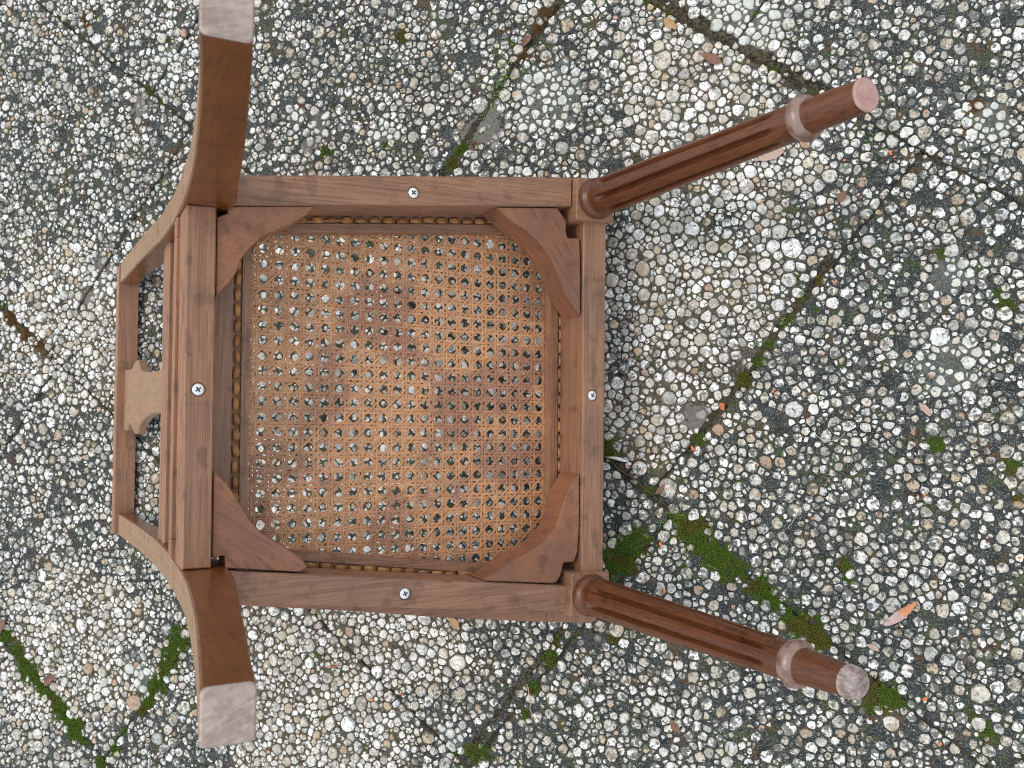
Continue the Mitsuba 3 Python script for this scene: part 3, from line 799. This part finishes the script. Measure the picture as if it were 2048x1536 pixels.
def along_ring(s):
    s = np.mod(s, leng[-1])
    p = np.stack([np.interp(s, leng, ring[:, k]) for k in (0, 1)], -1)
    q = np.stack([np.interp(np.mod(s + 0.0005, leng[-1]), leng, ring[:, k]) for k in (0, 1)], -1)
    t = q - p
    return p, t / np.maximum(np.linalg.norm(t, axis=-1, keepdims=True), 1e-9)


def strip_mesh(path, tang, wid, thick, seg=8, serial=0):
    """A flat oval strand along the path, tapering at both ends."""
    n = len(path)
    side = np.stack([-tang[:, 1], tang[:, 0], np.zeros(n)], 1)
    a = np.arange(seg) / seg * 2 * np.pi
    v = path[:, None] + side[:, None] * (wid[:, None] * np.cos(a))[..., None] / 2 + np.array([0, 0, 1.0]) * (thick[:, None] * np.sin(a))[..., None] / 2
    v = v.reshape(-1, 3)
    idx = np.arange(n * seg).reshape(n, seg)
    f = np.stack([idx[:-1], np.roll(idx, -1, 1)[:-1], np.roll(idx, -1, 1)[1:], idx[1:]], -1).reshape(-1, 4)
    uv = np.stack([serial + 0.5 + 0.35 * np.tile(np.cos(a), n), np.repeat(np.linspace(0, 1, n), seg)], 1)
    return (v, np.vstack([f[:, [0, 1, 2]], f[:, [0, 2, 3]]])), uv


for k in range(nloop):
    s0 = leng[-1] * k / nloop
    t = np.linspace(0.08, 0.92, 12)
    p, tg = along_ring(s0 + t * leng[-1] / nloop)
    bow = np.sin(np.pi * t)
    off = crng.normal(0, 0.0004)
    side = np.stack([-tg[:, 1], tg[:, 0]], 1)
    p = p + side * (off + (t - 0.5)[:, None] * crng.normal(0, 0.0009))
    path = np.c_[p, ZB - 0.0066 + 0.0070 * bow ** 0.5 + crng.normal(0, 0.0003)]
    mesh, uv = strip_mesh(path, tg, (0.0032 + 0.0038 * bow ** 0.5) * crng.uniform(0.78, 1.12), np.full(len(t), 0.0026), serial=k % 60)
    chair('seat_frame__cane_loop', mesh, 'cane_binding', True, uv)
for a, b, sd in ((0.085, 0.172, 0.0038), (0.30, 0.36, -0.003)):
    # a loose strand lying beside the stitches, on either side
    sy = 1 if sd > 0 else -1
    t = np.linspace(0, 1, 16)
    x = a + (b - a) * t
    y = (0.1608 + 0.0350 * (x - 0.069) / 0.352) + 0.0095 + 0.0035 * t if sy > 0 else -(0.1597 + 0.048 * (x - 0.069) / 0.351) - 0.0100 - 0.003 * t
    tg = np.stack([np.gradient(x), np.gradient(y)], 1)
    tg /= np.linalg.norm(tg, axis=1, keepdims=True)
    mesh, uv = strip_mesh(np.c_[x, y, np.full(16, ZB + 0.0006)], tg, np.full(16, 0.0030), np.full(16, 0.0014), serial=70 + int(sy))
    chair('seat_frame__loose_cane_strand', mesh, 'cane_binding', True, uv)

# woven cane seat: pairs of strands both ways and single diagonals
CZ = -0.0705
PX, PY = 0.01645, 0.0160
HX, HY = 0.1828 % PX, 0.0348 % PY
edge = np.array(opening.offset(0.0012, m3.JoinType.Round, 2.0, 48).to_polygons()[0])
from shapely.geometry import LineString, Polygon
EDGE = Polygon(edge)
strands_v, strands_f, strands_uv, at, serial = [], [], [], 0, 0


def strand(p0, p1, width, level, amp, period, phase):
    global at, serial
    seg = LineString([p0, p1]).intersection(EDGE)
    if seg.is_empty or seg.length < 0.004:
        return
    a, b = np.array(seg.coords[0]), np.array(seg.coords[-1])
    L = np.linalg.norm(b - a)
    d = (b - a) / L
    s0 = float(np.dot(a - np.array(p0), d))
    n = max(4, int(L / 0.0034))
    s = np.linspace(0, L, n + 1)
    side = np.array([-d[1], d[0]])
    wander = (meshkit.noise(np.stack([s * 30, s * 0 + serial * 3.7, s * 0], -1)) - 0.5) * 0.0011 + crng.normal(0, 0.00016)
    cpt = a + d * s[:, None] + side * wander[:, None]
    z = CZ + level + amp * np.cos(2 * np.pi * (s + s0) / period + phase) - 0.0035 * 0
    w = width * (1 + 0.10 * (meshkit.noise(np.stack([s * 55, s * 0 + serial * 1.9, s * 0 + 5], -1)) - 0.5) * 2) * crng.uniform(0.92, 1.08)
    prof = np.array([(-0.5, -0.0003), (-0.32, 0.0004), (0.32, 0.0004), (0.5, -0.0003)])
    v = np.concatenate([np.c_[cpt + side * (w * q)[:, None], z + h] for q, h in prof]).reshape(4, n + 1, 3)
    i = np.arange(n)
    for k in range(3):
        a0, b0 = at + k * (n + 1), at + (k + 1) * (n + 1)
        strands_f.append(np.stack([a0 + i, a0 + i + 1, b0 + i + 1, b0 + i], 1))
    a0, b0 = at + 3 * (n + 1), at
    strands_f.append(np.stack([a0 + i, a0 + i + 1, b0 + i + 1, b0 + i], 1))
    strands_v.append(v.reshape(-1, 3))
    strands_uv.append(np.stack([serial + 0.15 + 0.7 * np.repeat(np.arange(4) / 3, n + 1), np.tile(s * 2 + serial, 4)], 1))
    at += 4 * (n + 1)
    serial += 1


SK = 0.0
for k in range(-4, 34):
    x = HX + (k + 0.5) * PX
    for sgn in (-1, 1):
        strand((x + sgn * 0.00190 + 0.25 * SK, -0.25), (x + sgn * 0.00190 - 0.25 * SK, 0.25), 0.0028, 0.0, 0.0006, 2 * PY, (k + (sgn > 0)) * np.pi)
for k in range(-16, 17):
    y = HY + (k + 0.5) * PY
    for sgn in (-1, 1):
        strand((0.02, y + sgn * 0.00185 + 0.22 * SK), (0.47, y + sgn * 0.00185 - 0.22 * SK), 0.0028, 0.0, -0.0006, 2 * PX, (k + (sgn > 0)) * np.pi)
for k in range(-50, 60):
    # y - HY = +-(PY/PX)(x - HX) + (k + 1/2) PY
    for sl in (1, -1):
        y0 = HY + (k + 0.5) * PY
        x0, x1 = 0.03, 0.46
        strand((x0, y0 + sl * PY / PX * (x0 - HX)), (x1, y0 + sl * PY / PX * (x1 - HX)), 0.0026, 0.0009 if sl > 0 else -0.0004, 0.0006, math.hypot(PX, PY), k * 1.1)
v, f, uv = np.vstack(strands_v), np.vstack(strands_f), np.vstack(strands_uv)
# the seat sags a little towards the ground
sag = np.clip((0.19 - np.abs(v[:, 1])) / 0.19, 0, 1) * np.clip(np.minimum(v[:, 0] - 0.06, 0.425 - v[:, 0]) / 0.17, 0, 1)
v[:, 2] += 0.004 * np.sqrt(sag)
v[:, 1] += -0.0099 * (v[:, 0] - 0.245)          # the weave sits slightly askew in its frame
chair('cane_panel', (v, f), 'cane', True, uv, kind='stuff', label='woven open cane panel of the seat, stained darker in places')

# corner braces screwed into the angles of the apron
BR = [([(0.1216, 0.1836), (0.1119, 0.1729), (0.0966, 0.162), (0.0813, 0.154), (0.0689, 0.1464), (0.0567, 0.1337), (0.0496, 0.1229), (0.0449, 0.109), (0.0388, 0.0995), (0.0270, 0.0860), (0.0268, 0.1616), (0.0322, 0.1647), (0.0368, 0.1662), (0.0372, 0.1735)], 'oak_end', -0.040),
      ([(0.0275, -0.0791), (0.0395, -0.091), (0.0494, -0.1062), (0.0606, -0.1252), (0.073, -0.1395), (0.0919, -0.1518), (0.1085, -0.163), (0.1183, -0.1749), (0.11, -0.1800), (0.0403, -0.1710), (0.0395, -0.1597), (0.036, -0.1592), (0.0311, -0.1612), (0.0275, -0.1587)], 'oak_slant_other', -0.040),
      ([(0.324, 0.2051), (0.4007, 0.2129), (0.4127, 0.1992), (0.4121, 0.1869), (0.4147, 0.1796), (0.4302, 0.1806), (0.4316, 0.155), (0.4316, 0.0904), (0.4115, 0.1157), (0.4008, 0.1386), (0.3923, 0.1545), (0.3785, 0.1696), (0.3618, 0.1827), (0.3421, 0.1912)], 'oak_slant', -0.044),
      ([(0.4304, -0.0919), (0.4304, -0.1479), (0.4281, -0.1801), (0.4231, -0.1916), (0.4099, -0.1913), (0.4057, -0.205), (0.4014, -0.212), (0.3962, -0.2138), (0.3121, -0.2044), (0.3277, -0.1948), (0.3467, -0.1847), (0.3697, -0.1749), (0.3863, -0.1657), (0.3997, -0.1519), (0.4065, -0.1331), (0.4131, -0.1144), (0.4220, -0.1010)], 'oak_end', -0.044)]
scene['old_glue'] = {'type': 'principled', 'base_color': {'type': 'rgb', 'value': [0.045, 0.026, 0.018]}, 'roughness': 0.55, 'specular': 0.4}
SEAMS = [[((0.040, 0.1738), (0.115, 0.1835))], [((0.043, -0.1722), (0.117, -0.1800))], [((0.330, 0.2065), (0.400, 0.2140)), ((0.4330, 0.165), (0.4330, 0.095))], [((0.318, -0.2058), (0.395, -0.2148)), ((0.4318, -0.098), (0.4318, -0.178))]]
gr = np.random.default_rng(77)
for n, (poly, mat, zb) in enumerate(BR):
    key = chair('corner_brace', loft(poly, zb, -0.0035, 0.0010, xy), mat, 25)
    lumps = []
    for a, b in SEAMS[n]:
        a, b = np.array(a), np.array(b)
        t = 0.0
        while t < 1:
            t += gr.uniform(0.01, 0.05)
            if gr.random() < 0.35:
                continue
            c = a + (b - a) * min(t, 1)
            pts = gr.normal(0, 1, (14, 3))
            pts /= np.linalg.norm(pts, axis=1, keepdims=True)
            d = (b - a) / np.linalg.norm(b - a)
            e = np.array([-d[1], d[0]])
            L, wd, h = gr.uniform(0.0012, 0.0038), gr.uniform(0.0006, 0.0012), gr.uniform(0.0006, 0.0014)
            q = np.c_[c + (pts[:, :1] * L) * d + (pts[:, 1:2] * wd) * e, -0.0042 + pts[:, 2] * h]
            lumps.append(trimesh.convex.convex_hull(q))
    chair(key[len('dining_chair__'):] + '__glue_residue', trimesh.util.concatenate(lumps), 'old_glue', 40, kind='stuff')

# ------------------------------------------------------------------ moss, grass
def moss_col(p, n, uv):
    r = cell_rand(dr.floor(uv.x * 64), 2, 1)
    g = mix((0.050, 0.095, 0.010), (0.140, 0.230, 0.026), r)
    g = mix(g, mix((0.07, 0.075, 0.012), (0.19, 0.175, 0.03), r), smoothstep(0.48, 0.68, fbm(p.x * 45, p.y * 45, 1.0, 2)))
    rust_ = mix((0.075, 0.040, 0.012), (0.190, 0.095, 0.026), r)
    return dr.select(uv.x > 0.5, rust_, g)


scene['moss_leaf'] = {'type': 'twosided', 'bsdf': {'type': 'principled', 'base_color': mikit.proc(moss_col), 'roughness': 0.7, 'specular': 0.25}}
mr = np.random.default_rng(23)
flecks = []
while len(flecks) < 240:
    x, y = mr.uniform(-0.3, 1.35), mr.uniform(-0.65, 0.7)
    if meshkit.fbm(np.array([x * 9, y * 9, 4.0]), 3) > 0.50 and np_blobs(np.array([x]), np.array([y]), LIGHT)[0] < 0.1:
        flecks.append((x, y, mr.uniform(0.002, 0.0045)))
# thin lines of moss in the joints
for ri in range(3, 10):
    for _ in range(70):
        mm = mr.uniform(-1.0, 1.6)
        ll = ROWS[ri] + LEAN[ri] * mm + mr.normal(0, 0.0012)
        x, y = mm * DM[0] + ll * DL[0], mm * DM[1] + ll * DL[1]
        if meshkit.noise(np.array([x * 14, y * 14, 8.0])) > 0.50:
            flecks.append((x, y, mr.uniform(0.002, 0.005)))
mv, muv = [], []
for kind, spots in ((0, MOSS), (0, flecks), (1, RUST)):
    for x, y, r in spots:
        r = r * (0.72 if kind else 1.0)
        n = int(min(3600, 40 + (2.6e6 if kind == 0 else 0.8e6) * r * r * 3.14))
        rr = r * np.sqrt(mr.random(n)) * 1.12
        a = mr.uniform(0, 2 * np.pi, n)
        px, py = x + rr * np.cos(a), y + rr * np.sin(a)
        lump = meshkit.fbm(np.stack([px * 130, py * 130, np.full(n, 2.0)], -1), 3)
        ok = (1 - rr / r) + 2.6 * (lump - 0.47) > 0.0
        px, py, rr, lump = px[ok], py[ok], rr[ok], lump[ok]
        n = len(px)
        if n == 0:
            continue
        base = GZ - 0.0005 + min(0.0026, 0.15 * r) * np.sqrt(np.clip(1.1 - (rr / r) ** 2, 0, 1)) * (0.45 + lump)
        L = mr.uniform(0.0009, 0.0021, n)
        th = mr.uniform(0, 2 * np.pi, n)
        lean = mr.uniform(0.1, 1.1, n)
        wd = L * 0.27
        tip = np.stack([px + L * np.sin(lean) * np.cos(th), py + L * np.sin(lean) * np.sin(th), base + L * np.cos(lean)], 1)
        b0 = np.stack([px - wd * np.sin(th), py + wd * np.cos(th), base], 1)
        b1 = np.stack([px + wd * np.sin(th), py - wd * np.cos(th), base], 1)
        lo = np.stack([px - 0.4 * L * np.cos(th), py - 0.4 * L * np.sin(th), base - 0.001], 1)
        mv.append(np.stack([b0, b1, tip, lo], 1).reshape(-1, 3))
        ux = mr.uniform(0, 0.48, n) + 0.51 * kind
        muv.append(np.stack([np.stack([ux, np.zeros(n) + 0.25], 1), np.stack([ux, np.zeros(n) + 0.25], 1), np.stack([ux, np.ones(n)], 1), np.stack([ux, np.zeros(n)], 1)], 1).reshape(-1, 2))
mv, muv = np.vstack(mv), np.vstack(muv)
k = np.arange(len(mv) // 4) * 4
mf = np.concatenate([np.stack([k, k + 1, k + 2], 1), np.stack([k, k + 3, k + 1], 1)])
add('moss', (mv, mf), 'moss_leaf', False, muv, label='green and rusty moss growing in the slab joints and between the pebbles', category='moss', kind='stuff')

scene['grass_leaf'] = {'type': 'twosided', 'bsdf': {'type': 'principled', 'base_color': {'type': 'rgb', 'value': [0.16, 0.30, 0.05]}, 'roughness': 0.6, 'specular': 0.3}}
gv, gf = [], []
for x, y, n, sp in ((0.6341, 0.4044, 26, 0.010), (0.6272, 0.3818, 26, 0.010), (0.6411, 0.4169, 18, 0.008), (0.8738, -0.1442, 9, 0.007), (0.8587, -0.1495, 9, 0.007), (0.791, -0.0669, 12, 0.007), (0.9971, 0.0855, 9, 0.008), (1.087, 0.2966, 9, 0.007), (0.612, 0.345, 14, 0.008), (0.655, 0.425, 10, 0.007)):
    for _ in range(n):
        bx, by = x + mr.normal(0, sp), y + mr.normal(0, sp)
        th, L = mr.uniform(0, 6.28), mr.uniform(0.004, 0.010)
        t = np.linspace(0, 1, 4)
        cx2, cy2, cz2 = bx + L * 0.85 * t * math.cos(th), by + L * 0.85 * t * math.sin(th), GZ + 0.0015 + L * 0.55 * (t - 0.55 * t * t)
        wd = 0.0005 * (1 - t * 0.9)
        a = np.stack([cx2 - wd * math.sin(th), cy2 + wd * math.cos(th), cz2], 1)
        b = np.stack([cx2 + wd * math.sin(th), cy2 - wd * math.cos(th), cz2], 1)
        o = sum(len(q) for q in gv)
        gv.append(np.vstack([a, b]))
        gf.append(np.array([[o + q, o + q + 1, o + 5 + q, o + 4 + q] for q in range(3)]))
add('grass', (np.vstack(gv), np.vstack(gf)), 'grass_leaf', label='tiny grass blades sprouting from the slab joints', category='grass', kind='stuff')

# ------------------------------------------------------------------ litter on the paving
PZ = GZ + 0.0032           # height of the pebble tops


def flat_mat(key, col, col2, rough=0.6):
    def fn(p, n, uv):
        return mix(col, col2, fbm(p.x * 320, p.y * 320, p.z * 320, 3))
    scene[key] = {'type': 'twosided', 'bsdf': {'type': 'principled', 'base_color': mikit.proc(fn), 'roughness': rough, 'specular': 0.4}}


flat_mat('tan_husk', (0.30, 0.17, 0.075), (0.52, 0.34, 0.18))
flat_mat('red_leaf', (0.12, 0.058, 0.040), (0.27, 0.145, 0.100))
flat_mat('pink_leaf', (0.36, 0.25, 0.205), (0.52, 0.40, 0.34))
flat_mat('brick_chip', (0.40, 0.10, 0.045), (0.58, 0.20, 0.10), 0.8)
flat_mat('orange_chip', (0.62, 0.13, 0.025), (0.82, 0.25, 0.06), 0.5)
flat_mat('white_plastic', (0.74, 0.80, 0.78), (0.85, 0.88, 0.86), 0.35)
flat_mat('straw', (0.36, 0.25, 0.13), (0.58, 0.43, 0.25), 0.6)
flat_mat('dark_twig', (0.06, 0.04, 0.025), (0.16, 0.10, 0.06), 0.8)
flat_mat('grey_straw', (0.20, 0.24, 0.28), (0.36, 0.40, 0.44), 0.5)
flat_mat('pale_hair', (0.40, 0.42, 0.40), (0.55, 0.57, 0.55), 0.4)


def sliver_col(p, n, uv):
    return mix(mix((0.36, 0.25, 0.24), (0.58, 0.44, 0.43), fbm(p.x * 300, p.y * 300, 1.0, 2)), mix((0.40, 0.13, 0.05), (0.66, 0.28, 0.12), fbm(p.x * 200, p.y * 200, 3.0, 2)), smoothstep(0.40, 0.62, uv.x + 0.25 * (noise(p.x * 400, p.y * 400, 2.0) - 0.5)))


scene['sliver'] = {'type': 'twosided', 'bsdf': {'type': 'principled', 'base_color': mikit.proc(sliver_col), 'roughness': 0.45, 'specular': 0.5}}


def leaf(p0, p1, width, curl=0.15, lift=0.001, peak=0.5, thick=0.0005, seed=0, blunt=0.15):
    """A thin curled leaf with real thickness from p0 to p1."""
    g = np.random.default_rng(100 + seed)
    p0, p1 = np.array(p0), np.array(p1)
    L = np.linalg.norm(p1 - p0)
    d = (p1 - p0) / L
    s = np.array([-d[1], d[0]])
    n, c = 12, 7
    t = np.linspace(0, 1, n)
    w = width / 2 * np.maximum(np.sin(np.pi * t ** (math.log(0.5) / math.log(peak))) ** 0.75, blunt * ((t < 0.03) + (t > 0.97) > 0) * 0.6 + 0.02)
    w *= 1 + g.uniform(-0.08, 0.08, n)
    q = np.linspace(-1, 1, c)
    bend = g.normal(0, 0.05) * L
    v = np.zeros((2, n, c, 3))
    for side in (0, 1):
        x = p0 + d * (t * L)[:, None, None] + s * ((w[:, None] * q)[..., None] + (bend * np.sin(np.pi * t))[:, None, None])
        z = PZ + lift + curl * w[:, None] * (q ** 2)[None] + 0.04 * L * np.sin(np.pi * t)[:, None] + g.uniform(0, 0.0003, (n, c)) - side * thick
        v[side, ..., :2], v[side, ..., 2] = x, z
    idx = np.arange(2 * n * c).reshape(2, n, c)
    f = [np.stack([idx[0, :-1, :-1], idx[0, 1:, :-1], idx[0, 1:, 1:], idx[0, :-1, 1:]], -1).reshape(-1, 4), np.stack([idx[1, :-1, :-1], idx[1, :-1, 1:], idx[1, 1:, 1:], idx[1, 1:, :-1]], -1).reshape(-1, 4)]
    rim = [(a, b) for a, b in [((k_, 0), (k_ + 1, 0)) for k_ in range(n - 1)] + [((n - 1, k_), (n - 1, k_ + 1)) for k_ in range(c - 1)] + [((k_ + 1, c - 1), (k_, c - 1)) for k_ in range(n - 2, -1, -1)] + [((0, k_ + 1), (0, k_)) for k_ in range(c - 2, -1, -1)]]
    f.append(np.array([[idx[0][a], idx[1][a], idx[1][b], idx[0][b]] for a, b in rim]))
    uv = np.tile(np.stack([np.repeat(t, c), np.tile(q * 0.5 + 0.5, n)], 1), (2, 1))
    return (v.reshape(-1, 3), np.vstack(f)), uv


def chip(x, y, size, flat, seed, z=None):
    g = np.random.default_rng(300 + seed)
    pts = g.normal(0, 1, (12, 3))
    pts /= np.linalg.norm(pts, axis=1, keepdims=True)
    pts *= np.array([size * g.uniform(0.8, 1.3), size * g.uniform(0.6, 0.9), flat]) / 2
    a = g.uniform(0, 6.28)
    rot = np.array([[math.cos(a), -math.sin(a), 0], [math.sin(a), math.cos(a), 0], [0, 0, 1]])
    h = trimesh.convex.convex_hull(pts @ rot.T + [x, y, (PZ if z is None else z) + flat / 2])
    return (np.array(h.vertices), np.array(h.faces))


def twig(pts, r, lift=0.001, wob=0.0006, seed=0):
    g = np.random.default_rng(500 + seed)
    pts = np.array(pts, float)
    t = np.linspace(0, len(pts) - 1, 18)
    x = np.stack([np.interp(t, np.arange(len(pts)), pts[:, k]) for k in (0, 1)], 1)
    x[1:-1] = (x[:-2] + x[1:-1] * 2 + x[2:]) / 4
    x += g.normal(0, wob, x.shape)
    p = np.c_[x, PZ + lift + g.uniform(0, 0.0006, 18)]
    tg = np.gradient(p, axis=0)
    tg /= np.linalg.norm(tg, axis=1, keepdims=True)
    s = np.cross(tg, [0, 0, 1.0])
    s /= np.linalg.norm(s, axis=1, keepdims=True)
    u = np.cross(s, tg)
    a = np.arange(7) / 7 * 2 * np.pi
    rr = r * np.linspace(1, 0.6, 18)[:, None] * np.ones(7)
    v = (p[:, None] + s[:, None] * (rr * np.cos(a))[..., None] + u[:, None] * (rr * np.sin(a))[..., None]).reshape(-1, 3)
    idx = np.arange(18 * 7).reshape(18, 7)
    f = np.stack([idx[:-1], np.roll(idx, -1, 1)[:-1], np.roll(idx, -1, 1)[1:], idx[1:]], -1).reshape(-1, 4)
    f = np.vstack([f[:, [0, 1, 2]], f[:, [0, 2, 3]], [[0, k_ + 1, k_] for k_ in range(1, 6)], [[idx[-1, 0], idx[-1, k_], idx[-1, k_ + 1]] for k_ in range(1, 6)]])
    return (v, f)


def put_leaf(key, p0, p1, width, mat, label, cat, **kw):
    mesh, uv = leaf(p0, p1, width, **kw)
    add(key, mesh, mat, True, uv, label=label, category=cat)


put_leaf('seed_husk', (0.8578, 0.468), (0.8730, 0.4530), 0.0105, 'tan_husk', 'tan winged seed husk lying beside the dark slab joint above the fluted leg', 'seed', seed=1, curl=0.5, lift=0.002)
put_leaf('fallen_leaf', (0.8991, 0.4200), (0.9265, 0.4040), 0.0115, 'red_leaf', 'reddish brown leaf scrap in the upper slab joint, next to the tan seed husk', 'leaf', seed=2, peak=0.65)
put_leaf('fallen_leaf', (0.9650, 0.2800), (0.9990, 0.2905), 0.0120, 'pink_leaf', 'pale pink leaf half under the upper fluted leg', 'leaf', seed=3, peak=0.6)
put_leaf('leaf_sliver', (1.1016, -0.2584), (1.1352, -0.2305), 0.0105, 'sliver', 'long pointed leaf sliver, mauve at one end and orange at the other', 'leaf', seed=4, peak=0.42, curl=0.35, lift=0.002)
put_leaf('plastic_strip', (0.7834, -0.0757), (0.8122, -0.0816), 0.0040, 'white_plastic', 'thin white plastic strip beside the front rail of the chair', 'plastic strip', seed=5, peak=0.6, curl=0.1)
put_leaf('fallen_leaf', (0.8450, -0.1195), (0.8560, -0.1070), 0.0068, 'red_leaf', 'rusty red leaf scrap by the twig in the joint in front of the chair seat', 'leaf', seed=6)
put_leaf('fallen_leaf', (1.0575, 0.2235), (1.0655, 0.2355), 0.0095, 'red_leaf', 'small dark red leaf below the tip of the upper fluted leg', 'leaf', seed=7, blunt=0.8)
put_leaf('fallen_leaf', (-0.0960, -0.4400), (-0.0745, -0.4220), 0.0120, 'red_leaf', 'curled brown leaf on the mossy joint at the lower left', 'leaf', seed=8, curl=0.6)
put_leaf('fallen_leaf', (-0.1920, -0.3690), (-0.1780, -0.3470), 0.0150, 'red_leaf', 'brown leaf at the left edge, at the upper end of the mossy joint', 'leaf', seed=9, curl=0.3)
put_leaf('fallen_leaf', (0.5750, -0.2880), (0.5890, -0.3030), 0.0110, 'tan_husk', 'light brown leaf scrap just below the side rail of the seat', 'leaf', seed=10, blunt=0.6)
put_leaf('fallen_leaf', (0.6735, 0.4570), (0.6845, 0.4720), 0.0085, 'red_leaf', 'reddish pointed husk on the rusty moss above the seat', 'leaf', seed=11, curl=0.5)
put_leaf('fallen_leaf', (0.8620, -0.3880), (0.8740, -0.4045), 0.0085, 'red_leaf', 'dark red leaf scrap between pebbles below the lower fluted leg', 'leaf', seed=12)
put_leaf('fallen_leaf', (1.0830, -0.2815), (1.0960, -0.2875), 0.0060, 'pink_leaf', 'small pinkish leaf scrap between the lower leg tip and the orange leaf sliver', 'leaf', seed=13)
put_leaf('fallen_leaf', (1.1405, -0.0095), (1.1515, -0.0240), 0.0070, 'pink_leaf', 'small salmon leaf scrap on the open paving at the right', 'leaf', seed=14, blunt=0.5)
add('brick_chip', chip(0.9262, -0.0135, 0.0125, 0.005, 1), 'brick_chip', label='terracotta brick chip on the paving to the right of the seat', category='chip')
add('twig', twig([(0.6826, -0.3641), (0.686, -0.386), (0.6887, -0.4084)], 0.0007, seed=1), 'straw', True, label='pale dry straw on the mossy joint below the front leg', category='straw')
add('twig', twig([(0.7941, -0.0854), (0.822, -0.104), (0.8485, -0.1269)], 0.0010, seed=2), 'dark_twig', True, label='dark twig lying along the joint in front of the chair', category='twig')
add('twig', twig([(0.9995, -0.154), (1.009, -0.139), (1.0174, -0.1262)], 0.0007, seed=3), 'grey_straw', True, label='bluish grey straw between pebbles at the right', category='straw')
add('twig', twig([(0.396, -0.368), (0.4153, -0.3656)], 0.0009, seed=4), 'brick_chip', True, label='short rusty red twig on the pebbles below the seat', category='twig')
add('twig', twig([(-0.0938, -0.2875), (-0.0726, -0.2771)], 0.0008, seed=5), 'straw', True, label='short tan straw on the paving at the left', category='straw')
arc = [(1.046 + 0.017 * math.cos(a), -0.0270 - 0.013 + 0.013 * math.sin(a)) for a in np.radians(np.linspace(185, 350, 12))]
add('hair', twig(arc, 0.0004, seed=6, wob=0.0001), 'pale_hair', True, label='thin pale curved hair on the pebbles at the right', category='hair')
CHIPS = [(0.8091, -0.0864, 5.5, 'orange chip touching the tip of the white plastic strip'), (0.8290, -0.0921, 3.8, 'small orange chip just right of the white plastic strip'), (0.8902, -0.0637, 6.5, 'squarish orange chip on the paving between the seat front and the terracotta brick chip'),
         (0.9658, -0.0815, 3.8, 'orange speck on open paving, upper of two right of the seat'), (0.9661, -0.1173, 3.8, 'orange speck on open paving, lower of two right of the seat'), (0.8513, -0.1800, 5.5, 'orange chip lying between two clumps of green moss'),
         (0.8554, -0.2370, 4.5, 'orange chip close to the upper side of the lower fluted leg'), (1.0261, -0.1425, 3.8, 'orange speck to the right of the bluish grey straw'), (1.0273, 0.0495, 3.8, 'orange speck above the thin pale curved hair'), (0.9834, 0.0044, 3.8, 'orange speck on the mossy diagonal joint at centre right'),
         (1.0775, 0.3145, 4.0, 'orange chip under the round end of the upper fluted leg'), (1.1144, 0.2772, 6.5, 'largest of the orange chips to the right of the upper leg tip'), (1.1186, 0.2710, 4.0, 'small orange chip just below the largest one right of the upper leg tip'), (1.0650, 0.2720, 4.0, 'orange speck between the dark red leaf and the upper leg tip'),
         (1.1525, 0.3194, 4.5, 'orange chip on a pale pebble far right of the upper leg tip'), (0.9726, 0.2278, 5.0, 'orange chip below the middle of the upper fluted leg'), (1.1445, -0.1120, 4.5, 'orange chip on a white pebble at middle right'), (1.1563, -0.3837, 6.0, 'orange chip in the lower right corner of the paving'),
         (1.1419, -0.3365, 5.5, 'orange chip to the right of the lower leg tip'), (1.2372, -0.1763, 4.5, 'orange chip at the right edge of the picture'), (0.4641, -0.4063, 6.0, 'orange chip on the pebbles well below the middle of the seat'), (0.5061, -0.3942, 4.0, 'small orange chip second from the left below the seat'),
         (0.4394, 0.3797, 4.0, 'orange speck among the pebbles above the seat'), (0.3211, -0.3161, 4.5, 'orange chip just below the side rail near the rear foot')]
for n, (x, y, size, text) in enumerate(CHIPS):
    add('orange_chip', chip(x, y, size / 1000, 0.0018, 10 + n), 'orange_chip', label=text, category='chip', group='orange chips scattered on the paving')

print('triangles', sum(len(meshkit.WRITTEN[d['filename']][1]) for d in scene.values() if d.get('type') == 'ply'))
